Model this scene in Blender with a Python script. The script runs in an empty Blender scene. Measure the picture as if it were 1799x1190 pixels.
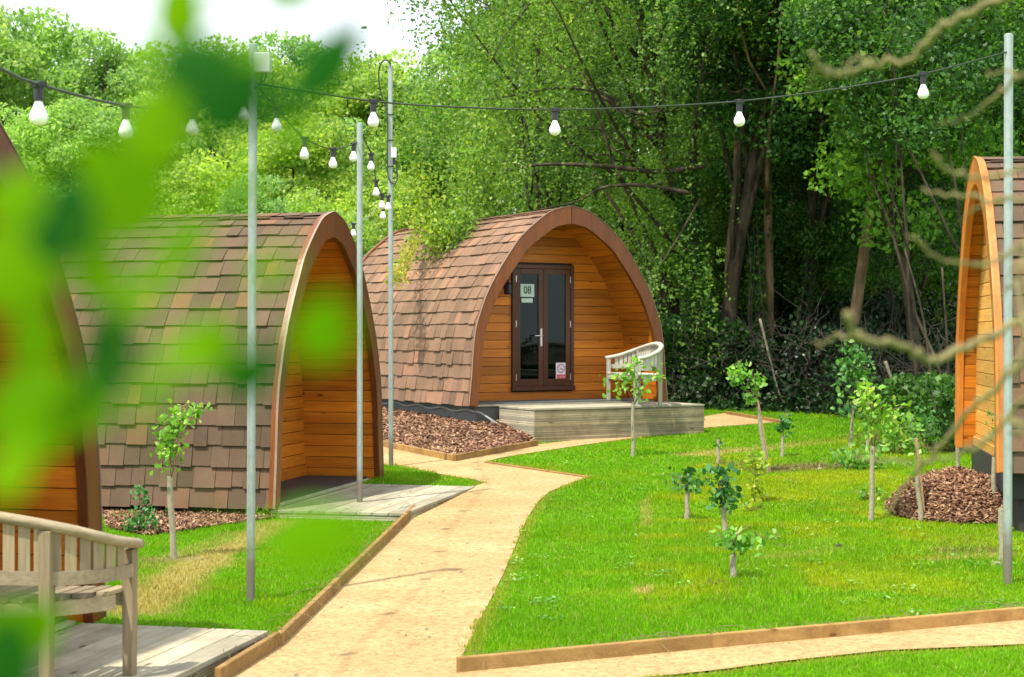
import bpy, bmesh, math, random
import numpy as np
from mathutils import Vector, Matrix
R = math.radians
random.seed(4)
C = bpy.context.scene.collection
F = 2825.0; CX = 899.5; CY = 590.0; CAMZ = 1.6
SUN_EL, SUN_AZ = 62.0, (-0.64, -0.77)      # direction (x,y) towards the sun

# ------------------------------------------------------------------ terrain and unprojection
def hz(y, x=0.0):
    y = np.asarray(y, float)
    a = np.maximum(0, y - 13.5); b = np.maximum(0, y - 28.0)
    return 0.034 * a * (a / (a + 1.0)) + 0.06 * b * (b / (b + 3.0))
def H(x, y): return float(hz(y, x))
def P(px, py, d): return Vector(((px - CX) / F * d, d, CAMZ - (py - CY) / F * d))
def G(px, py):
    d = 10.0
    for _ in range(60):
        z = float(hz(d))
        d += 0.5 * ((CAMZ - z) * F / (py - CY) - d)
    return Vector(((px - CX) / F * d, d, float(hz(d))))

# ------------------------------------------------------------------ object helpers
def link(o, parent=None):
    C.objects.link(o)
    if parent: o.parent = parent
    return o
def tag(o, label=None, cat=None, group=None, kind=None):
    if label: o['label'] = label
    if cat: o['category'] = cat
    if group: o['group'] = group
    if kind: o['kind'] = kind
    return o
def empty(name, loc, rz, label, cat, group=None):
    o = bpy.data.objects.new(name, None); o.empty_display_size = 0.2
    link(o); o.location = loc; o.rotation_euler = (0, 0, rz)
    return tag(o, label, cat, group)

class MB:
    def __init__(s): s.v = []; s.f = []
    def add(s, vs, fs):
        b = len(s.v); s.v += [tuple(v) for v in vs]; s.f += [tuple(b + i for i in f) for f in fs]
    def hexa(s, p):   # p: 8 points, bottom 4 ccw then top 4
        s.add(p, [(3,2,1,0),(4,5,6,7),(0,1,5,4),(1,2,6,5),(2,3,7,6),(3,0,4,7)])
    def box(s, x0, x1, y0, y1, z0, z1):
        s.hexa([(x0,y0,z0),(x1,y0,z0),(x1,y1,z0),(x0,y1,z0),(x0,y0,z1),(x1,y0,z1),(x1,y1,z1),(x0,y1,z1)])
    def beam(s, a, b, w, h, up=Vector((0,0,1))):
        a = Vector(a); b = Vector(b); d = (b - a).normalized()
        sx = d.cross(up)
        if sx.length < 1e-4: sx = Vector((1,0,0))
        sx.normalize(); u = sx.cross(d).normalized()
        sx = sx * w / 2; u = u * h / 2
        s.hexa([a-sx-u, a+sx-u, b+sx-u, b-sx-u, a-sx+u, a+sx+u, b+sx+u, b-sx+u])
    def tube(s, pts, rad, n=6, cap=True, flat=1.0):
        pts = [Vector(p) for p in pts]; m = len(pts)
        if not hasattr(rad, '__len__'): rad = [rad] * m
        base = len(s.v); pu = None
        for i, p in enumerate(pts):
            d = (pts[min(i+1, m-1)] - pts[max(i-1, 0)])
            if d.length < 1e-9: d = Vector((0,0,1))
            d.normalize()
            if pu is None:
                pu = d.orthogonal().normalized() if abs(d.z) > .9 else Vector((0,0,1)).cross(d).normalized()
            pu = (pu - d * pu.dot(d)).normalized(); w = d.cross(pu)
            for k in range(n):
                a = 2 * math.pi * k / n
                s.v.append(tuple(p + pu * math.cos(a) * rad[i] + w * math.sin(a) * rad[i] * flat))
        for i in range(m - 1):
            for k in range(n):
                a = base + i*n + k; b = base + i*n + (k+1) % n
                s.f.append((a, b, b+n, a+n))
        if cap:
            s.f.append(tuple(base + k for k in reversed(range(n))))
            s.f.append(tuple(base + (m-1)*n + k for k in range(n)))
    def ribbon(s, pts, w, h):
        pts = [Vector(p) for p in pts]; m = len(pts); base = len(s.v)
        for i, p in enumerate(pts):
            d = pts[min(i+1, m-1)] - pts[max(i-1, 0)]; d.z = 0; d.normalize(); q = Vector((d.y, -d.x, 0))*w/2; u = Vector((0,0,h/2))
            s.v += [tuple(p-q-u), tuple(p+q-u), tuple(p+q+u), tuple(p-q+u)]
        for i in range(m-1):
            for k in range(4):
                a = base+4*i+k; b = base+4*i+(k+1) % 4; s.f.append((b, a, a+4, b+4))
        s.f.append((base, base+1, base+2, base+3)); e = base+4*(m-1); s.f.append((e+3, e+2, e+1, e))
    def lathe(s, c, prof, n=14):
        c = Vector(c); base = len(s.v)
        for r, z in prof:
            for k in range(n):
                a = 2*math.pi*k/n
                s.v.append((c.x + r*math.cos(a), c.y + r*math.sin(a), c.z + z))
        for i in range(len(prof)-1):
            for k in range(n):
                a = base+i*n+k; b = base+i*n+(k+1) % n
                s.f.append((a, b, b+n, a+n))
        s.f.append(tuple(base + k for k in reversed(range(n))))
        s.f.append(tuple(base + (len(prof)-1)*n + k for k in range(n)))
    def build(s, name, mat, parent=None, smooth=False, bevel=0):
        me = bpy.data.meshes.new(name); me.from_pydata(s.v, [], s.f); me.update()
        if smooth: me.polygons.foreach_set('use_smooth', [True]*len(me.polygons))
        me.materials.append(mat)
        o = link(bpy.data.objects.new(name, me), parent)
        if bevel:
            m = o.modifiers.new('bevel', 'BEVEL'); m.width = bevel; m.segments = 2; m.limit_method = 'ANGLE'
        return o

def np_mesh(name, V, nper, mat, colors=None, smooth=False):
    """V: (N*nper,3) ; each consecutive nper verts one face"""
    V = np.ascontiguousarray(V, dtype=np.float32); n = len(V) // nper
    me = bpy.data.meshes.new(name)
    me.vertices.add(len(V)); me.vertices.foreach_set('co', V.ravel())
    me.loops.add(len(V)); me.loops.foreach_set('vertex_index', np.arange(len(V), dtype=np.int32))
    me.polygons.add(n); me.polygons.foreach_set('loop_start', np.arange(0, len(V), nper, dtype=np.int32))
    me.update(calc_edges=True)
    if colors is not None:
        at = me.attributes.new('tint', 'FLOAT_COLOR', 'POINT')
        at.data.foreach_set('color', np.ascontiguousarray(colors, dtype=np.float32).ravel())
    me.materials.append(mat)
    return me

# ------------------------------------------------------------------ materials
def newmat(name):
    m = bpy.data.materials.new(name); m.use_nodes = True
    nt = m.node_tree; nt.nodes.clear()
    out = nt.nodes.new('ShaderNodeOutputMaterial')
    return m, nt, out
def N(nt, t, **kw):
    n = nt.nodes.new(t)
    for k, v in kw.items(): setattr(n, k, v)
    return n
def ramp(nt, fac, stops, interp='LINEAR'):
    r = nt.nodes.new('ShaderNodeValToRGB'); r.color_ramp.interpolation = interp
    el = r.color_ramp.elements
    while len(el) < len(stops): el.new(0.5)
    for e, (p, c) in zip(el, stops): e.position = p; e.color = (*c, 1)
    nt.links.new(fac, r.inputs[0]); return r.outputs[0]
def noise(nt, scale, vec=None, detail=4, rough=.6, dist=0):
    n = nt.nodes.new('ShaderNodeTexNoise'); n.inputs['Scale'].default_value = scale
    n.inputs['Detail'].default_value = detail; n.inputs['Roughness'].default_value = rough
    n.inputs['Distortion'].default_value = dist
    if vec is not None: nt.links.new(vec, n.inputs['Vector'])
    return n.outputs['Fac']
def mapping(nt, sc, coord='Object', island=False):
    tc = N(nt, 'ShaderNodeTexCoord'); mp = N(nt, 'ShaderNodeMapping')
    mp.inputs['Scale'].default_value = sc
    nt.links.new(tc.outputs[coord], mp.inputs['Vector'])
    if island:
        g = N(nt, 'ShaderNodeNewGeometry'); mu = N(nt, 'ShaderNodeMath', operation='MULTIPLY')
        mu.inputs[1].default_value = 37.0
        nt.links.new(g.outputs['Random Per Island'], mu.inputs[0])
        cb = N(nt, 'ShaderNodeCombineXYZ')
        for i in range(3): nt.links.new(mu.outputs[0], cb.inputs[i])
        nt.links.new(cb.outputs[0], mp.inputs['Location'])
    return mp.outputs[0]
def mix(nt, a, b, fac, mode='MIX'):
    m = N(nt, 'ShaderNodeMix', data_type='RGBA', blend_type=mode)
    for sock, val in ((m.inputs[0], fac), (m.inputs[6], a), (m.inputs[7], b)):
        if hasattr(val, 'is_linked'): nt.links.new(val, sock)
        elif isinstance(val, tuple): sock.default_value = (*val, 1)
        else: sock.default_value = val
    return m.outputs[2]
def bump(nt, h, strength, dist=.01):
    b = N(nt, 'ShaderNodeBump'); b.inputs['Strength'].default_value = strength
    b.inputs['Distance'].default_value = dist; nt.links.new(h, b.inputs['Height']); return b.outputs[0]
def bsdf(nt, out, col, rough=.6, metal=0, spec=.5, normal=None):
    b = N(nt, 'ShaderNodeBsdfPrincipled')
    if hasattr(col, 'is_linked'): nt.links.new(col, b.inputs['Base Color'])
    else: b.inputs['Base Color'].default_value = (*col, 1)
    if hasattr(rough, 'is_linked'): nt.links.new(rough, b.inputs['Roughness'])
    else: b.inputs['Roughness'].default_value = rough
    b.inputs['Metallic'].default_value = metal; b.inputs['Specular IOR Level'].default_value = spec
    if normal: nt.links.new(normal, b.inputs['Normal'])
    nt.links.new(b.outputs[0], out.inputs[0]); return b
def island(nt): return N(nt, 'ShaderNodeNewGeometry').outputs['Random Per Island']

def wood(name, lo, hi, axis, rough=.5, knots=True, grain=14, weather=0, spec=.4):
    """boards whose grain runs along axis; each board (island) has its own shade"""
    m, nt, out = newmat(name)
    sc = [grain*1.0]*3; sc[axis] = grain*.06
    v = mapping(nt, sc, island=True)
    g = noise(nt, 1.0, v, 6, .65, 1.2)
    sc2 = [120.0]*3; sc2[axis] = 4.0
    fine = noise(nt, 1.0, mapping(nt, sc2, island=True), 3, .6)
    md = tuple((a+b)/2 for a, b in zip(lo, hi))
    col = ramp(nt, g, [(.25, lo), (.5, md), (.72, hi)])
    dark = tuple(c*.62 for c in md); lite = tuple(min(1, c*1.25) for c in hi)
    isl = ramp(nt, island(nt), [(0, (.70,.70,.70)), (.5, (1,1,1)), (1, (1.28,1.25,1.2))])
    col = mix(nt, col, isl, 1.0, 'MULTIPLY')
    fr = ramp(nt, fine, [(.3, (.78,.78,.78)), (.6, (1.06,1.06,1.06))])
    col = mix(nt, col, fr, .8, 'MULTIPLY')
    if knots:
        sck = [7.0]*3; sck[axis] = 2.6
        vo = N(nt, 'ShaderNodeTexVoronoi'); vo.inputs['Scale'].default_value = 1.0
        nt.links.new(mapping(nt, sck, island=True), vo.inputs['Vector'])
        k = ramp(nt, vo.outputs['Distance'], [(.05, (.22,.16,.12)), (.13, (1,1,1))])
        col = mix(nt, col, k, .9, 'MULTIPLY')
    if weather:
        w = noise(nt, 3.0, mapping(nt, (1,1,1)), 5, .7)
        wr = ramp(nt, w, [(.42, (1,1,1)), (.62, (.55,.52,.45))])
        col = mix(nt, col, wr, weather, 'MULTIPLY')
    bsdf(nt, out, col, rough, spec=spec, normal=bump(nt, fine, .35, .003))
    return m

M = {}
M['cladding'] = wood('stained_cladding', (.37,.105,.006), (.62,.215,.015), 0, .45)
M['vault'] = wood('stained_vault', (.37,.105,.006), (.62,.215,.015), 1, .45)
M['sunlit_clad'] = wood('sunlit_cladding', (.58,.27,.05), (.76,.44,.11), 0, .5)  # brighter copy of the cladding, direct sun on the end wall painted in
M['arch'] = wood('stained_arch', (.105,.030,.007), (.20,.062,.013), 2, .38, knots=False, grain=8)
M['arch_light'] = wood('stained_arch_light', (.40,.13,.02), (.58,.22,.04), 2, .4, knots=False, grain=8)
M['frame'] = wood('dark_frame', (.06,.018,.008), (.10,.032,.014), 2, .35, knots=False)
M['deck'] = wood('weathered_deck', (.30,.28,.20), (.46,.43,.33), 0, .8, grain=10, weather=.5, spec=.2)
M['deck_y'] = wood('weathered_deck_cross', (.30,.28,.20), (.46,.43,.33), 0, .8, grain=10, weather=.5, spec=.2)
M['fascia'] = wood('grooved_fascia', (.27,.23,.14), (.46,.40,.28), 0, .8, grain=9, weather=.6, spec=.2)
M['fascia_lit'] = wood('grooved_fascia_lit_side', (.42,.38,.28), (.58,.54,.43), 1, .8, grain=9, weather=.4, spec=.2)  # whiter copy of the front fascia, sun on the deck side put into the colour
M['edging'] = wood('timber_edging', (.25,.14,.045), (.42,.27,.10), 0, .8, grain=6, weather=.5, spec=.2)
M['bench'] = wood('weathered_bench', (.20,.155,.09), (.34,.28,.18), 2, .7, knots=False, grain=12, spec=.25)
M['bench2'] = wood('grey_bench', (.32,.31,.25), (.50,.49,.42), 2, .7, knots=False, grain=12, spec=.25)
M['bench2_x'] = wood('grey_bench_rail', (.34,.33,.27), (.52,.51,.44), 0, .7, knots=False, grain=12, spec=.25)
M['bench_x'] = wood('weathered_bench_rail', (.22,.175,.11), (.37,.31,.21), 0, .7, knots=False, grain=12, spec=.25)

def shingle_mat(name, tint, red):
    m, nt, out = newmat(name)
    c = ramp(nt, island(nt), [(0, (.125,.088,.068)), (.22, (.145,.100,.077)), (.5, (.165,.112,.085)), (.78, (.18,.122,.092)), (.88, (.20,.128,.094)), (1, red)])
    gr = noise(nt, 260, mapping(nt, (1,1,1)), 2, .7)
    g2 = ramp(nt, gr, [(.3, (.55,.55,.55)), (.7, (1.35,1.33,1.3))])
    c = mix(nt, c, g2, .9, 'MULTIPLY')
    li = noise(nt, 1.4, mapping(nt, (1,1,1)), 5, .65)
    c = mix(nt, c, ramp(nt, li, [(.35, (.78,.8,.78)), (.65, (1.12,1.1,1.08))]), .8, 'MULTIPLY')
    st_ = noise(nt, 1.0, mapping(nt, (1.2,5,.9)), 5, .7)
    c = mix(nt, c, (.07,.085,.04), ramp(nt, st_, [(.55, (0,0,0)), (.75, (.4,.4,.4))]))
    c = mix(nt, c, tint, 1.0, 'MULTIPLY')
    bsdf(nt, out, c, .92, spec=.15, normal=bump(nt, gr, .6, .004))
    return m
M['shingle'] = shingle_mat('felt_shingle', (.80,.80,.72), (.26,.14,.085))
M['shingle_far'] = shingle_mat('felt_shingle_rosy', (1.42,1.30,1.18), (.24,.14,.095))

def plain(name, col, rough=.6, metal=0, spec=.5, var=.15, scale=8, bmp=0):
    m, nt, out = newmat(name)
    n = noise(nt, scale, mapping(nt, (1,1,1)), 5, .6)
    c = ramp(nt, n, [(.3, tuple(x*(1-var) for x in col)), (.7, tuple(min(1, x*(1+var)) for x in col))])
    bsdf(nt, out, c, rough, metal, spec, bump(nt, n, bmp, .004) if bmp else None)
    return m
def pole_mat():
    m, nt, out = newmat('galvanised_pole')
    n = noise(nt, 30, mapping(nt, (1,1,.5)), 5, .7)
    c = ramp(nt, n, [(.3, (.27,.33,.32)), (.7, (.40,.46,.44))])
    tc = N(nt, 'ShaderNodeTexCoord'); sp = N(nt, 'ShaderNodeSeparateXYZ'); nt.links.new(tc.outputs['Object'], sp.inputs[0])
    ad = N(nt, 'ShaderNodeMath', operation='MULTIPLY_ADD'); nt.links.new(n, ad.inputs[0]); ad.inputs[1].default_value = -.5
    nt.links.new(sp.outputs[2], ad.inputs[2])
    rust = ramp(nt, ad.outputs[0], [(.0, (.75,.75,.75)), (.02, (.6,.6,.6)), (.16, (0,0,0))])
    c = mix(nt, c, (.16,.11,.07), rust)
    b = bsdf(nt, out, c, .5, .35, .5); return m
M['pole'] = pole_mat()
M['skirt'] = plain('dark_skirt', (.022,.022,.022), .7)
M['skirt_grey'] = plain('grey_skirt', (.10,.11,.11), .6)
M['flash'] = plain('metal_flashing', (.24,.18,.13), .45, 0)
M['black'] = plain('black_plastic', (.012,.013,.014), .4)
M['cable_grey'] = plain('grey_cable', (.35,.38,.38), .5)
M['cable'] = plain('dark_cable', (.02,.035,.02), .5)
M['boxgrey'] = plain('grey_plastic', (.55,.60,.57), .45, var=.05)
M['boxwhite'] = plain('white_plastic', (.75,.78,.77), .45, var=.05)
M['steel'] = plain('brushed_steel', (.6,.58,.52), .3, .9)
M['concrete'] = plain('pale_block', (.34,.32,.28), .9, bmp=.4)
M['guard'] = plain('pale_guard', (.30,.27,.19), .7, var=.25, scale=40, bmp=.3)
M['stake'] = plain('timber_stake', (.40,.28,.15), .8, var=.25, scale=30)
M['stem'] = plain('young_stem', (.20,.13,.07), .8, var=.25, scale=30)
M['twig'] = plain('pale_twig', (.17,.15,.055), .8, var=.3, scale=25)
M['stone'] = plain('pale_stone', (.24,.20,.14), .9, var=.2, scale=20, bmp=.5)
M['signgrn'] = plain('sign_board', (.50,.66,.58), .5, var=.05)
M['signpink'] = plain('notice_board', (.80,.70,.78), .5, var=.04)
M['signred'] = plain('notice_red', (.62,.10,.14), .5, var=.05)
M['signink'] = plain('sign_ink', (.012,.03,.025), .5, var=.05)
M['signdark'] = plain('notice_ink', (.08,.03,.07), .5, var=.05)
M['signwhite'] = plain('notice_white', (.8,.55,.58), .5, var=.05)
M['interior'] = plain('dark_interior', (.03,.028,.025), .9)

def bulb_mat():
    m, nt, out = newmat('frosted_bulb')
    b = bsdf(nt, out, (.93,.94,.97), .25, 0, .5)
    b.inputs['Subsurface Weight'].default_value = .35; b.inputs['Subsurface Radius'].default_value = (.03,.03,.03)
    return m
M['bulb'] = bulb_mat()
def glass_mat():
    m, nt, out = newmat('door_glass')
    gl = N(nt, 'ShaderNodeBsdfGlossy'); gl.inputs['Roughness'].default_value = .015; gl.inputs['Color'].default_value = (.8,.95,.95,1)
    tr = N(nt, 'ShaderNodeBsdfTransparent'); tr.inputs['Color'].default_value = (.28,.34,.31,1)
    fr = N(nt, 'ShaderNodeFresnel'); fr.inputs['IOR'].default_value = 1.38
    mx = N(nt, 'ShaderNodeMixShader'); nt.links.new(fr.outputs[0], mx.inputs[0])
    nt.links.new(tr.outputs[0], mx.inputs[1]); nt.links.new(gl.outputs[0], mx.inputs[2]); nt.links.new(mx.outputs[0], out.inputs[0])
    return m
M['glass'] = glass_mat()

def bark(name, a, b, sc=1.0):
    m, nt, out = newmat(name)
    n = noise(nt, 5*sc, mapping(nt, (1,1,.35)), 6, .7, .6)
    c = ramp(nt, n, [(.32, a), (.66, b)])
    bsdf(nt, out, c, .95, spec=.1, normal=bump(nt, n, .9, .04)); return m
M['bark'] = bark('dark_bark', (.018,.015,.011), (.11,.088,.060))
M['bark_warm'] = bark('warm_bark', (.05,.032,.018), (.34,.23,.14), .6)
M['bark_pale'] = bark('pale_bark', (.06,.055,.04), (.30,.27,.20))

def leaf_mat(name, cols, trans=.4, tcol=None, rough=.5, var=.35, big=.25, spec=.35):
    m, nt, out = newmat(name)
    k = len(cols); c = ramp(nt, island(nt), [(i/(k-1), cc) for i, cc in enumerate(cols)])
    n = noise(nt, big, mapping(nt, (1,1,1), 'Object'), 3, .6)
    c = mix(nt, c, ramp(nt, n, [(.35, (1-var,1-var*.8,1-var*.5)), (.65, (1+var,1+var*.8,1))]), 1, 'MULTIPLY')
    oi = N(nt, 'ShaderNodeObjectInfo')
    c = mix(nt, c, ramp(nt, oi.outputs['Random'], [(0, (.85,.92,1.0)), (1, (1.18,1.06,.85))]), 1, 'MULTIPLY')
    b = N(nt, 'ShaderNodeBsdfPrincipled'); b.inputs['Roughness'].default_value = rough; b.inputs['Specular IOR Level'].default_value = spec
    nt.links.new(c, b.inputs['Base Color'])
    t = N(nt, 'ShaderNodeBsdfTranslucent')
    tc = mix(nt, c, tcol or (1.5,1.55,.7), 1, 'MULTIPLY'); nt.links.new(tc, t.inputs['Color'])
    mx = N(nt, 'ShaderNodeMixShader'); mx.inputs[0].default_value = trans
    nt.links.new(b.outputs[0], mx.inputs[1]); nt.links.new(t.outputs[0], mx.inputs[2]); nt.links.new(mx.outputs[0], out.inputs[0])
    return m
M['leaf_birch'] = leaf_mat('birch_leaf', [(.07,.14,.02),(.13,.25,.035),(.19,.33,.05),(.30,.38,.07)], .45)
M['leaf_dark'] = leaf_mat('dark_leaf', [(.018,.065,.014),(.038,.115,.022),(.07,.19,.035),(.11,.27,.05)], .42)
M['leaf_lime'] = leaf_mat('broad_leaf', [(.05,.16,.02),(.10,.26,.03),(.16,.36,.05),(.26,.44,.08)], .4)
M['leaf_back'] = leaf_mat('sunlit_leaf', [(.10,.24,.03),(.18,.36,.05),(.27,.45,.07),(.38,.50,.10)], .5)
M['leaf_hill'] = leaf_mat('hazed_hillside_leaf', [(.16,.30,.08),(.25,.42,.10),(.33,.50,.13),(.42,.56,.18)], .5, big=.35)  # lightened leaf colour stands in for haze over the distant hill
M['leaf_hill_cool'] = leaf_mat('hazed_hillside_leaf_cool', [(.13,.26,.10),(.19,.36,.13),(.27,.44,.17),(.36,.50,.22)], .5, big=.35)  # cooler variant, with the same haze lightness painted in
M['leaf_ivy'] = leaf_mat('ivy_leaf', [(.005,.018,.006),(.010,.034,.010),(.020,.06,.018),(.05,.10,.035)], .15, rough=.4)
M['leaf_sap'] = leaf_mat('sapling_leaf', [(.08,.24,.03),(.14,.34,.04),(.22,.45,.07),(.42,.55,.22)], .4, big=3)
M['leaf_sap_dark'] = leaf_mat('sapling_leaf_dark', [(.02,.10,.02),(.05,.18,.04),(.10,.28,.08),(.2,.4,.16)], .3, big=3)
M['leaf_sap_yel'] = leaf_mat('sapling_leaf_yellow', [(.16,.32,.03),(.26,.42,.04),(.38,.46,.05),(.45,.42,.05)], .4, big=3)
M['leaf_catkin'] = leaf_mat('yellow_spray_leaf', [(.22,.30,.06),(.30,.36,.08),(.38,.36,.10)], .4, big=3)
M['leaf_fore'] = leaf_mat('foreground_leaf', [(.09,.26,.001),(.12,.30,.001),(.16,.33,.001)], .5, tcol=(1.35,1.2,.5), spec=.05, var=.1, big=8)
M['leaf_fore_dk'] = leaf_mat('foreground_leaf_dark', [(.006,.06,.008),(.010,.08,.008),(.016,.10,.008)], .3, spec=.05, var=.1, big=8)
M['litter'] = plain('woodland_floor', (.030,.026,.016), .95, var=.5, scale=3, bmp=.6)

def chip_mat():
    m, nt, out = newmat('wood_chip')
    c = ramp(nt, island(nt), [(0, (.07,.032,.018)), (.4, (.17,.085,.05)), (.75, (.30,.17,.10)), (1, (.48,.32,.20))])
    n = noise(nt, 90, mapping(nt, (1,1,1)), 3, .6)
    c = mix(nt, c, ramp(nt, n, [(.3, (.6,.6,.6)), (.7, (1.2,1.2,1.2))]), .7, 'MULTIPLY')
    bsdf(nt, out, c, .85, spec=.2); return m
M['chip'] = chip_mat()
M['chip_base'] = plain('bark_mulch_base', (.10,.05,.03), .95, var=.5, scale=18, bmp=.8)

def sand_mat():
    m, nt, out = newmat('sandy_hoggin')
    v = mapping(nt, (1,1,1))
    n1 = noise(nt, 1.3, v, 6, .65); n2 = noise(nt, 26, v, 6, .75); n3 = noise(nt, 140, v, 3, .7)
    c = ramp(nt, n1, [(.3, (.39,.265,.125)), (.5, (.45,.315,.155)), (.7, (.505,.37,.195))])
    c = mix(nt, c, ramp(nt, n2, [(.36, (.60,.54,.46)), (.5, (.98,.98,.98)), (.66, (1.15,1.15,1.15))]), .9, 'MULTIPLY')
    c = mix(nt, c, ramp(nt, n3, [(.3, (.72,.68,.62)), (.62, (1.1,1.1,1.1))]), .6, 'MULTIPLY')
    add = N(nt, 'ShaderNodeMath', operation='ADD'); nt.links.new(n2, add.inputs[0]); nt.links.new(n3, add.inputs[1])
    bsdf(nt, out, c, .95, spec=.1, normal=bump(nt, add.outputs[0], .55, .012)); return m
M['sand'] = sand_mat()
def tint_mat(name, trans):
    m, nt, out = newmat(name)
    at = N(nt, 'ShaderNodeAttribute', attribute_name='tint')
    c = at.outputs['Color']
    n = noise(nt, 60, mapping(nt, (1,1,1)), 3, .7)
    c = mix(nt, c, ramp(nt, n, [(.3, (.75,.75,.75)), (.7, (1.15,1.15,1.15))]), .6, 'MULTIPLY')
    b = N(nt, 'ShaderNodeBsdfPrincipled'); b.inputs['Roughness'].default_value = .6; b.inputs['Specular IOR Level'].default_value = .2
    nt.links.new(c, b.inputs['Base Color'])
    if trans:
        t = N(nt, 'ShaderNodeBsdfTranslucent'); tc = mix(nt, c, (1.15,1.15,.8), 1, 'MULTIPLY'); nt.links.new(tc, t.inputs[0])
        mx = N(nt, 'ShaderNodeMixShader'); mx.inputs[0].default_value = trans
        nt.links.new(b.outputs[0], mx.inputs[1]); nt.links.new(t.outputs[0], mx.inputs[2]); nt.links.new(mx.outputs[0], out.inputs[0])
    else: nt.links.new(b.outputs[0], out.inputs[0])
    return m
M['grass'] = tint_mat('grass_blade', .4)
M['soil'] = tint_mat('ground_soil', 0)

# ------------------------------------------------------------------ numpy noise and colour field
def vnoise(x, y, s, seed=0):
    r = np.random.RandomState(seed); g = r.rand(64, 64)
    u = x * s + 13.7; v = y * s + 5.1
    i = np.floor(u).astype(int); j = np.floor(v).astype(int); fu = u - i; fv = v - j
    fu = fu*fu*(3-2*fu); fv = fv*fv*(3-2*fv)
    a = g[i % 64, j % 64]; b = g[(i+1) % 64, j % 64]; c = g[i % 64, (j+1) % 64]; d = g[(i+1) % 64, (j+1) % 64]
    return (a*(1-fu)+b*fu)*(1-fv) + (c*(1-fu)+d*fu)*fv
def inpoly(x, y, poly):
    ins = np.zeros(x.shape, bool); n = len(poly)
    for i in range(n):
        x0, y0 = poly[i][:2]; x1, y1 = poly[(i+1) % n][:2]
        c = ((y0 > y) != (y1 > y))
        xi = (x1-x0)*(y-y0)/((y1-y0) if y1 != y0 else 1e-9) + x0
        ins ^= c & (x < xi)
    return ins
def smooth(a, b, t):
    t = np.clip((t-a)/(b-a), 0, 1); return t*t*(3-2*t)
def seg_dist(x, y, a, b):
    dx, dy = b[0]-a[0], b[1]-a[1]; t = np.clip(((x-a[0])*dx+(y-a[1])*dy)/(dx*dx+dy*dy), 0, 1)
    return np.hypot(x-a[0]-t*dx, y-a[1]-t*dy)

inner = [G(*p) for p in [(1130,880),(1250,800),(1480,770),(1820,800),(1900,1075),(1500,1040),(1125,1080),(1110,980)]]
# dry straw strokes: (px a, px b, radius m, strength)
strokes = [((235,1075),(360,985),.22,1.0),((360,985),(500,920),.17,1.0),((255,1000),(420,940),.12,.5),
           ((1215,800),(1300,792),.22,.8),((1300,792),(1450,778),.22,.55),
           ((1130,1035),(1130,1045),.06,1.0),((1640,985),(1755,975),.10,.8),
           ((1350,985),(1470,965),.12,.35),((1135,880),(1135,930),.05,.5),((275,985),(340,980),.14,.7)]
soils = [((1350,825),(1460,818),.30,.9),((1290,815),(1350,822),.2,.6),((1370,960),(1380,961),.05,.9),((1248,1028),(1256,1028),.05,.9),((1228,924),(1240,924),.05,.8),
         ((1430,910),(1440,910),.04,.8),((1570,895),(1590,897),.09,1.0),((1670,970),(1740,968),.14,.8),((280,985),(330,983),.12,.6),((1400,935),(1410,935),.05,.6),((1560,770),(1650,790),.6,.8)]
strokes = [(G(*a), G(*b), r, s) for a, b, r, s in strokes]; soils = [(G(*a), G(*b), r, s) for a, b, r, s in soils]
def dryness(x, y):
    w = vnoise(x, y, 3.5, 3)*.6 + vnoise(x, y, 9, 4)*.4
    d = np.zeros(x.shape); so = np.zeros(x.shape)
    for a, b, r, s in strokes:
        k = seg_dist(x, y, a, b); d = np.maximum(d, s*smooth(1.5, .35, k/r*(.6+.8*w)))
    for a, b, r, s in soils:
        k = seg_dist(x, y, a, b); so = np.maximum(so, s*smooth(1.5, .35, k/r*(.6+.8*w)))
    return d, so
def field(x, y):
    n1 = vnoise(x, y, .9, 1); n2 = vnoise(x, y, 2.6, 2); n3 = vnoise(x, y, 8, 5)
    g = np.stack([np.full(x.shape, .155), np.full(x.shape, .37), np.full(x.shape, .003)], -1)
    ins = inpoly(x, y, inner).astype(float)
    yel = np.clip(ins*smooth(.38, .72, n1*.6+n2*.4)*.5 + smooth(.55, .9, n2)*.25 + .14*ins, 0, 1)[..., None]
    g = g*(1-yel) + np.array([.34,.41,.006])*yel
    dk = (smooth(.60, .88, vnoise(x, y, .8, 9)*.7+n3*.3)*.5)[..., None]
    g = g*(1-dk) + np.array([.075,.26,.006])*dk
    g *= (.9+.2*n3)[..., None]
    d, so = dryness(x, y)
    d = d[..., None]; so = so[..., None]
    g = g*(1-d) + np.array([.42,.36,.10])*d
    g = g*(1-so) + np.array([.16,.12,.055])*so
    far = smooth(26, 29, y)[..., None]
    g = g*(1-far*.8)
    return g

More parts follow.
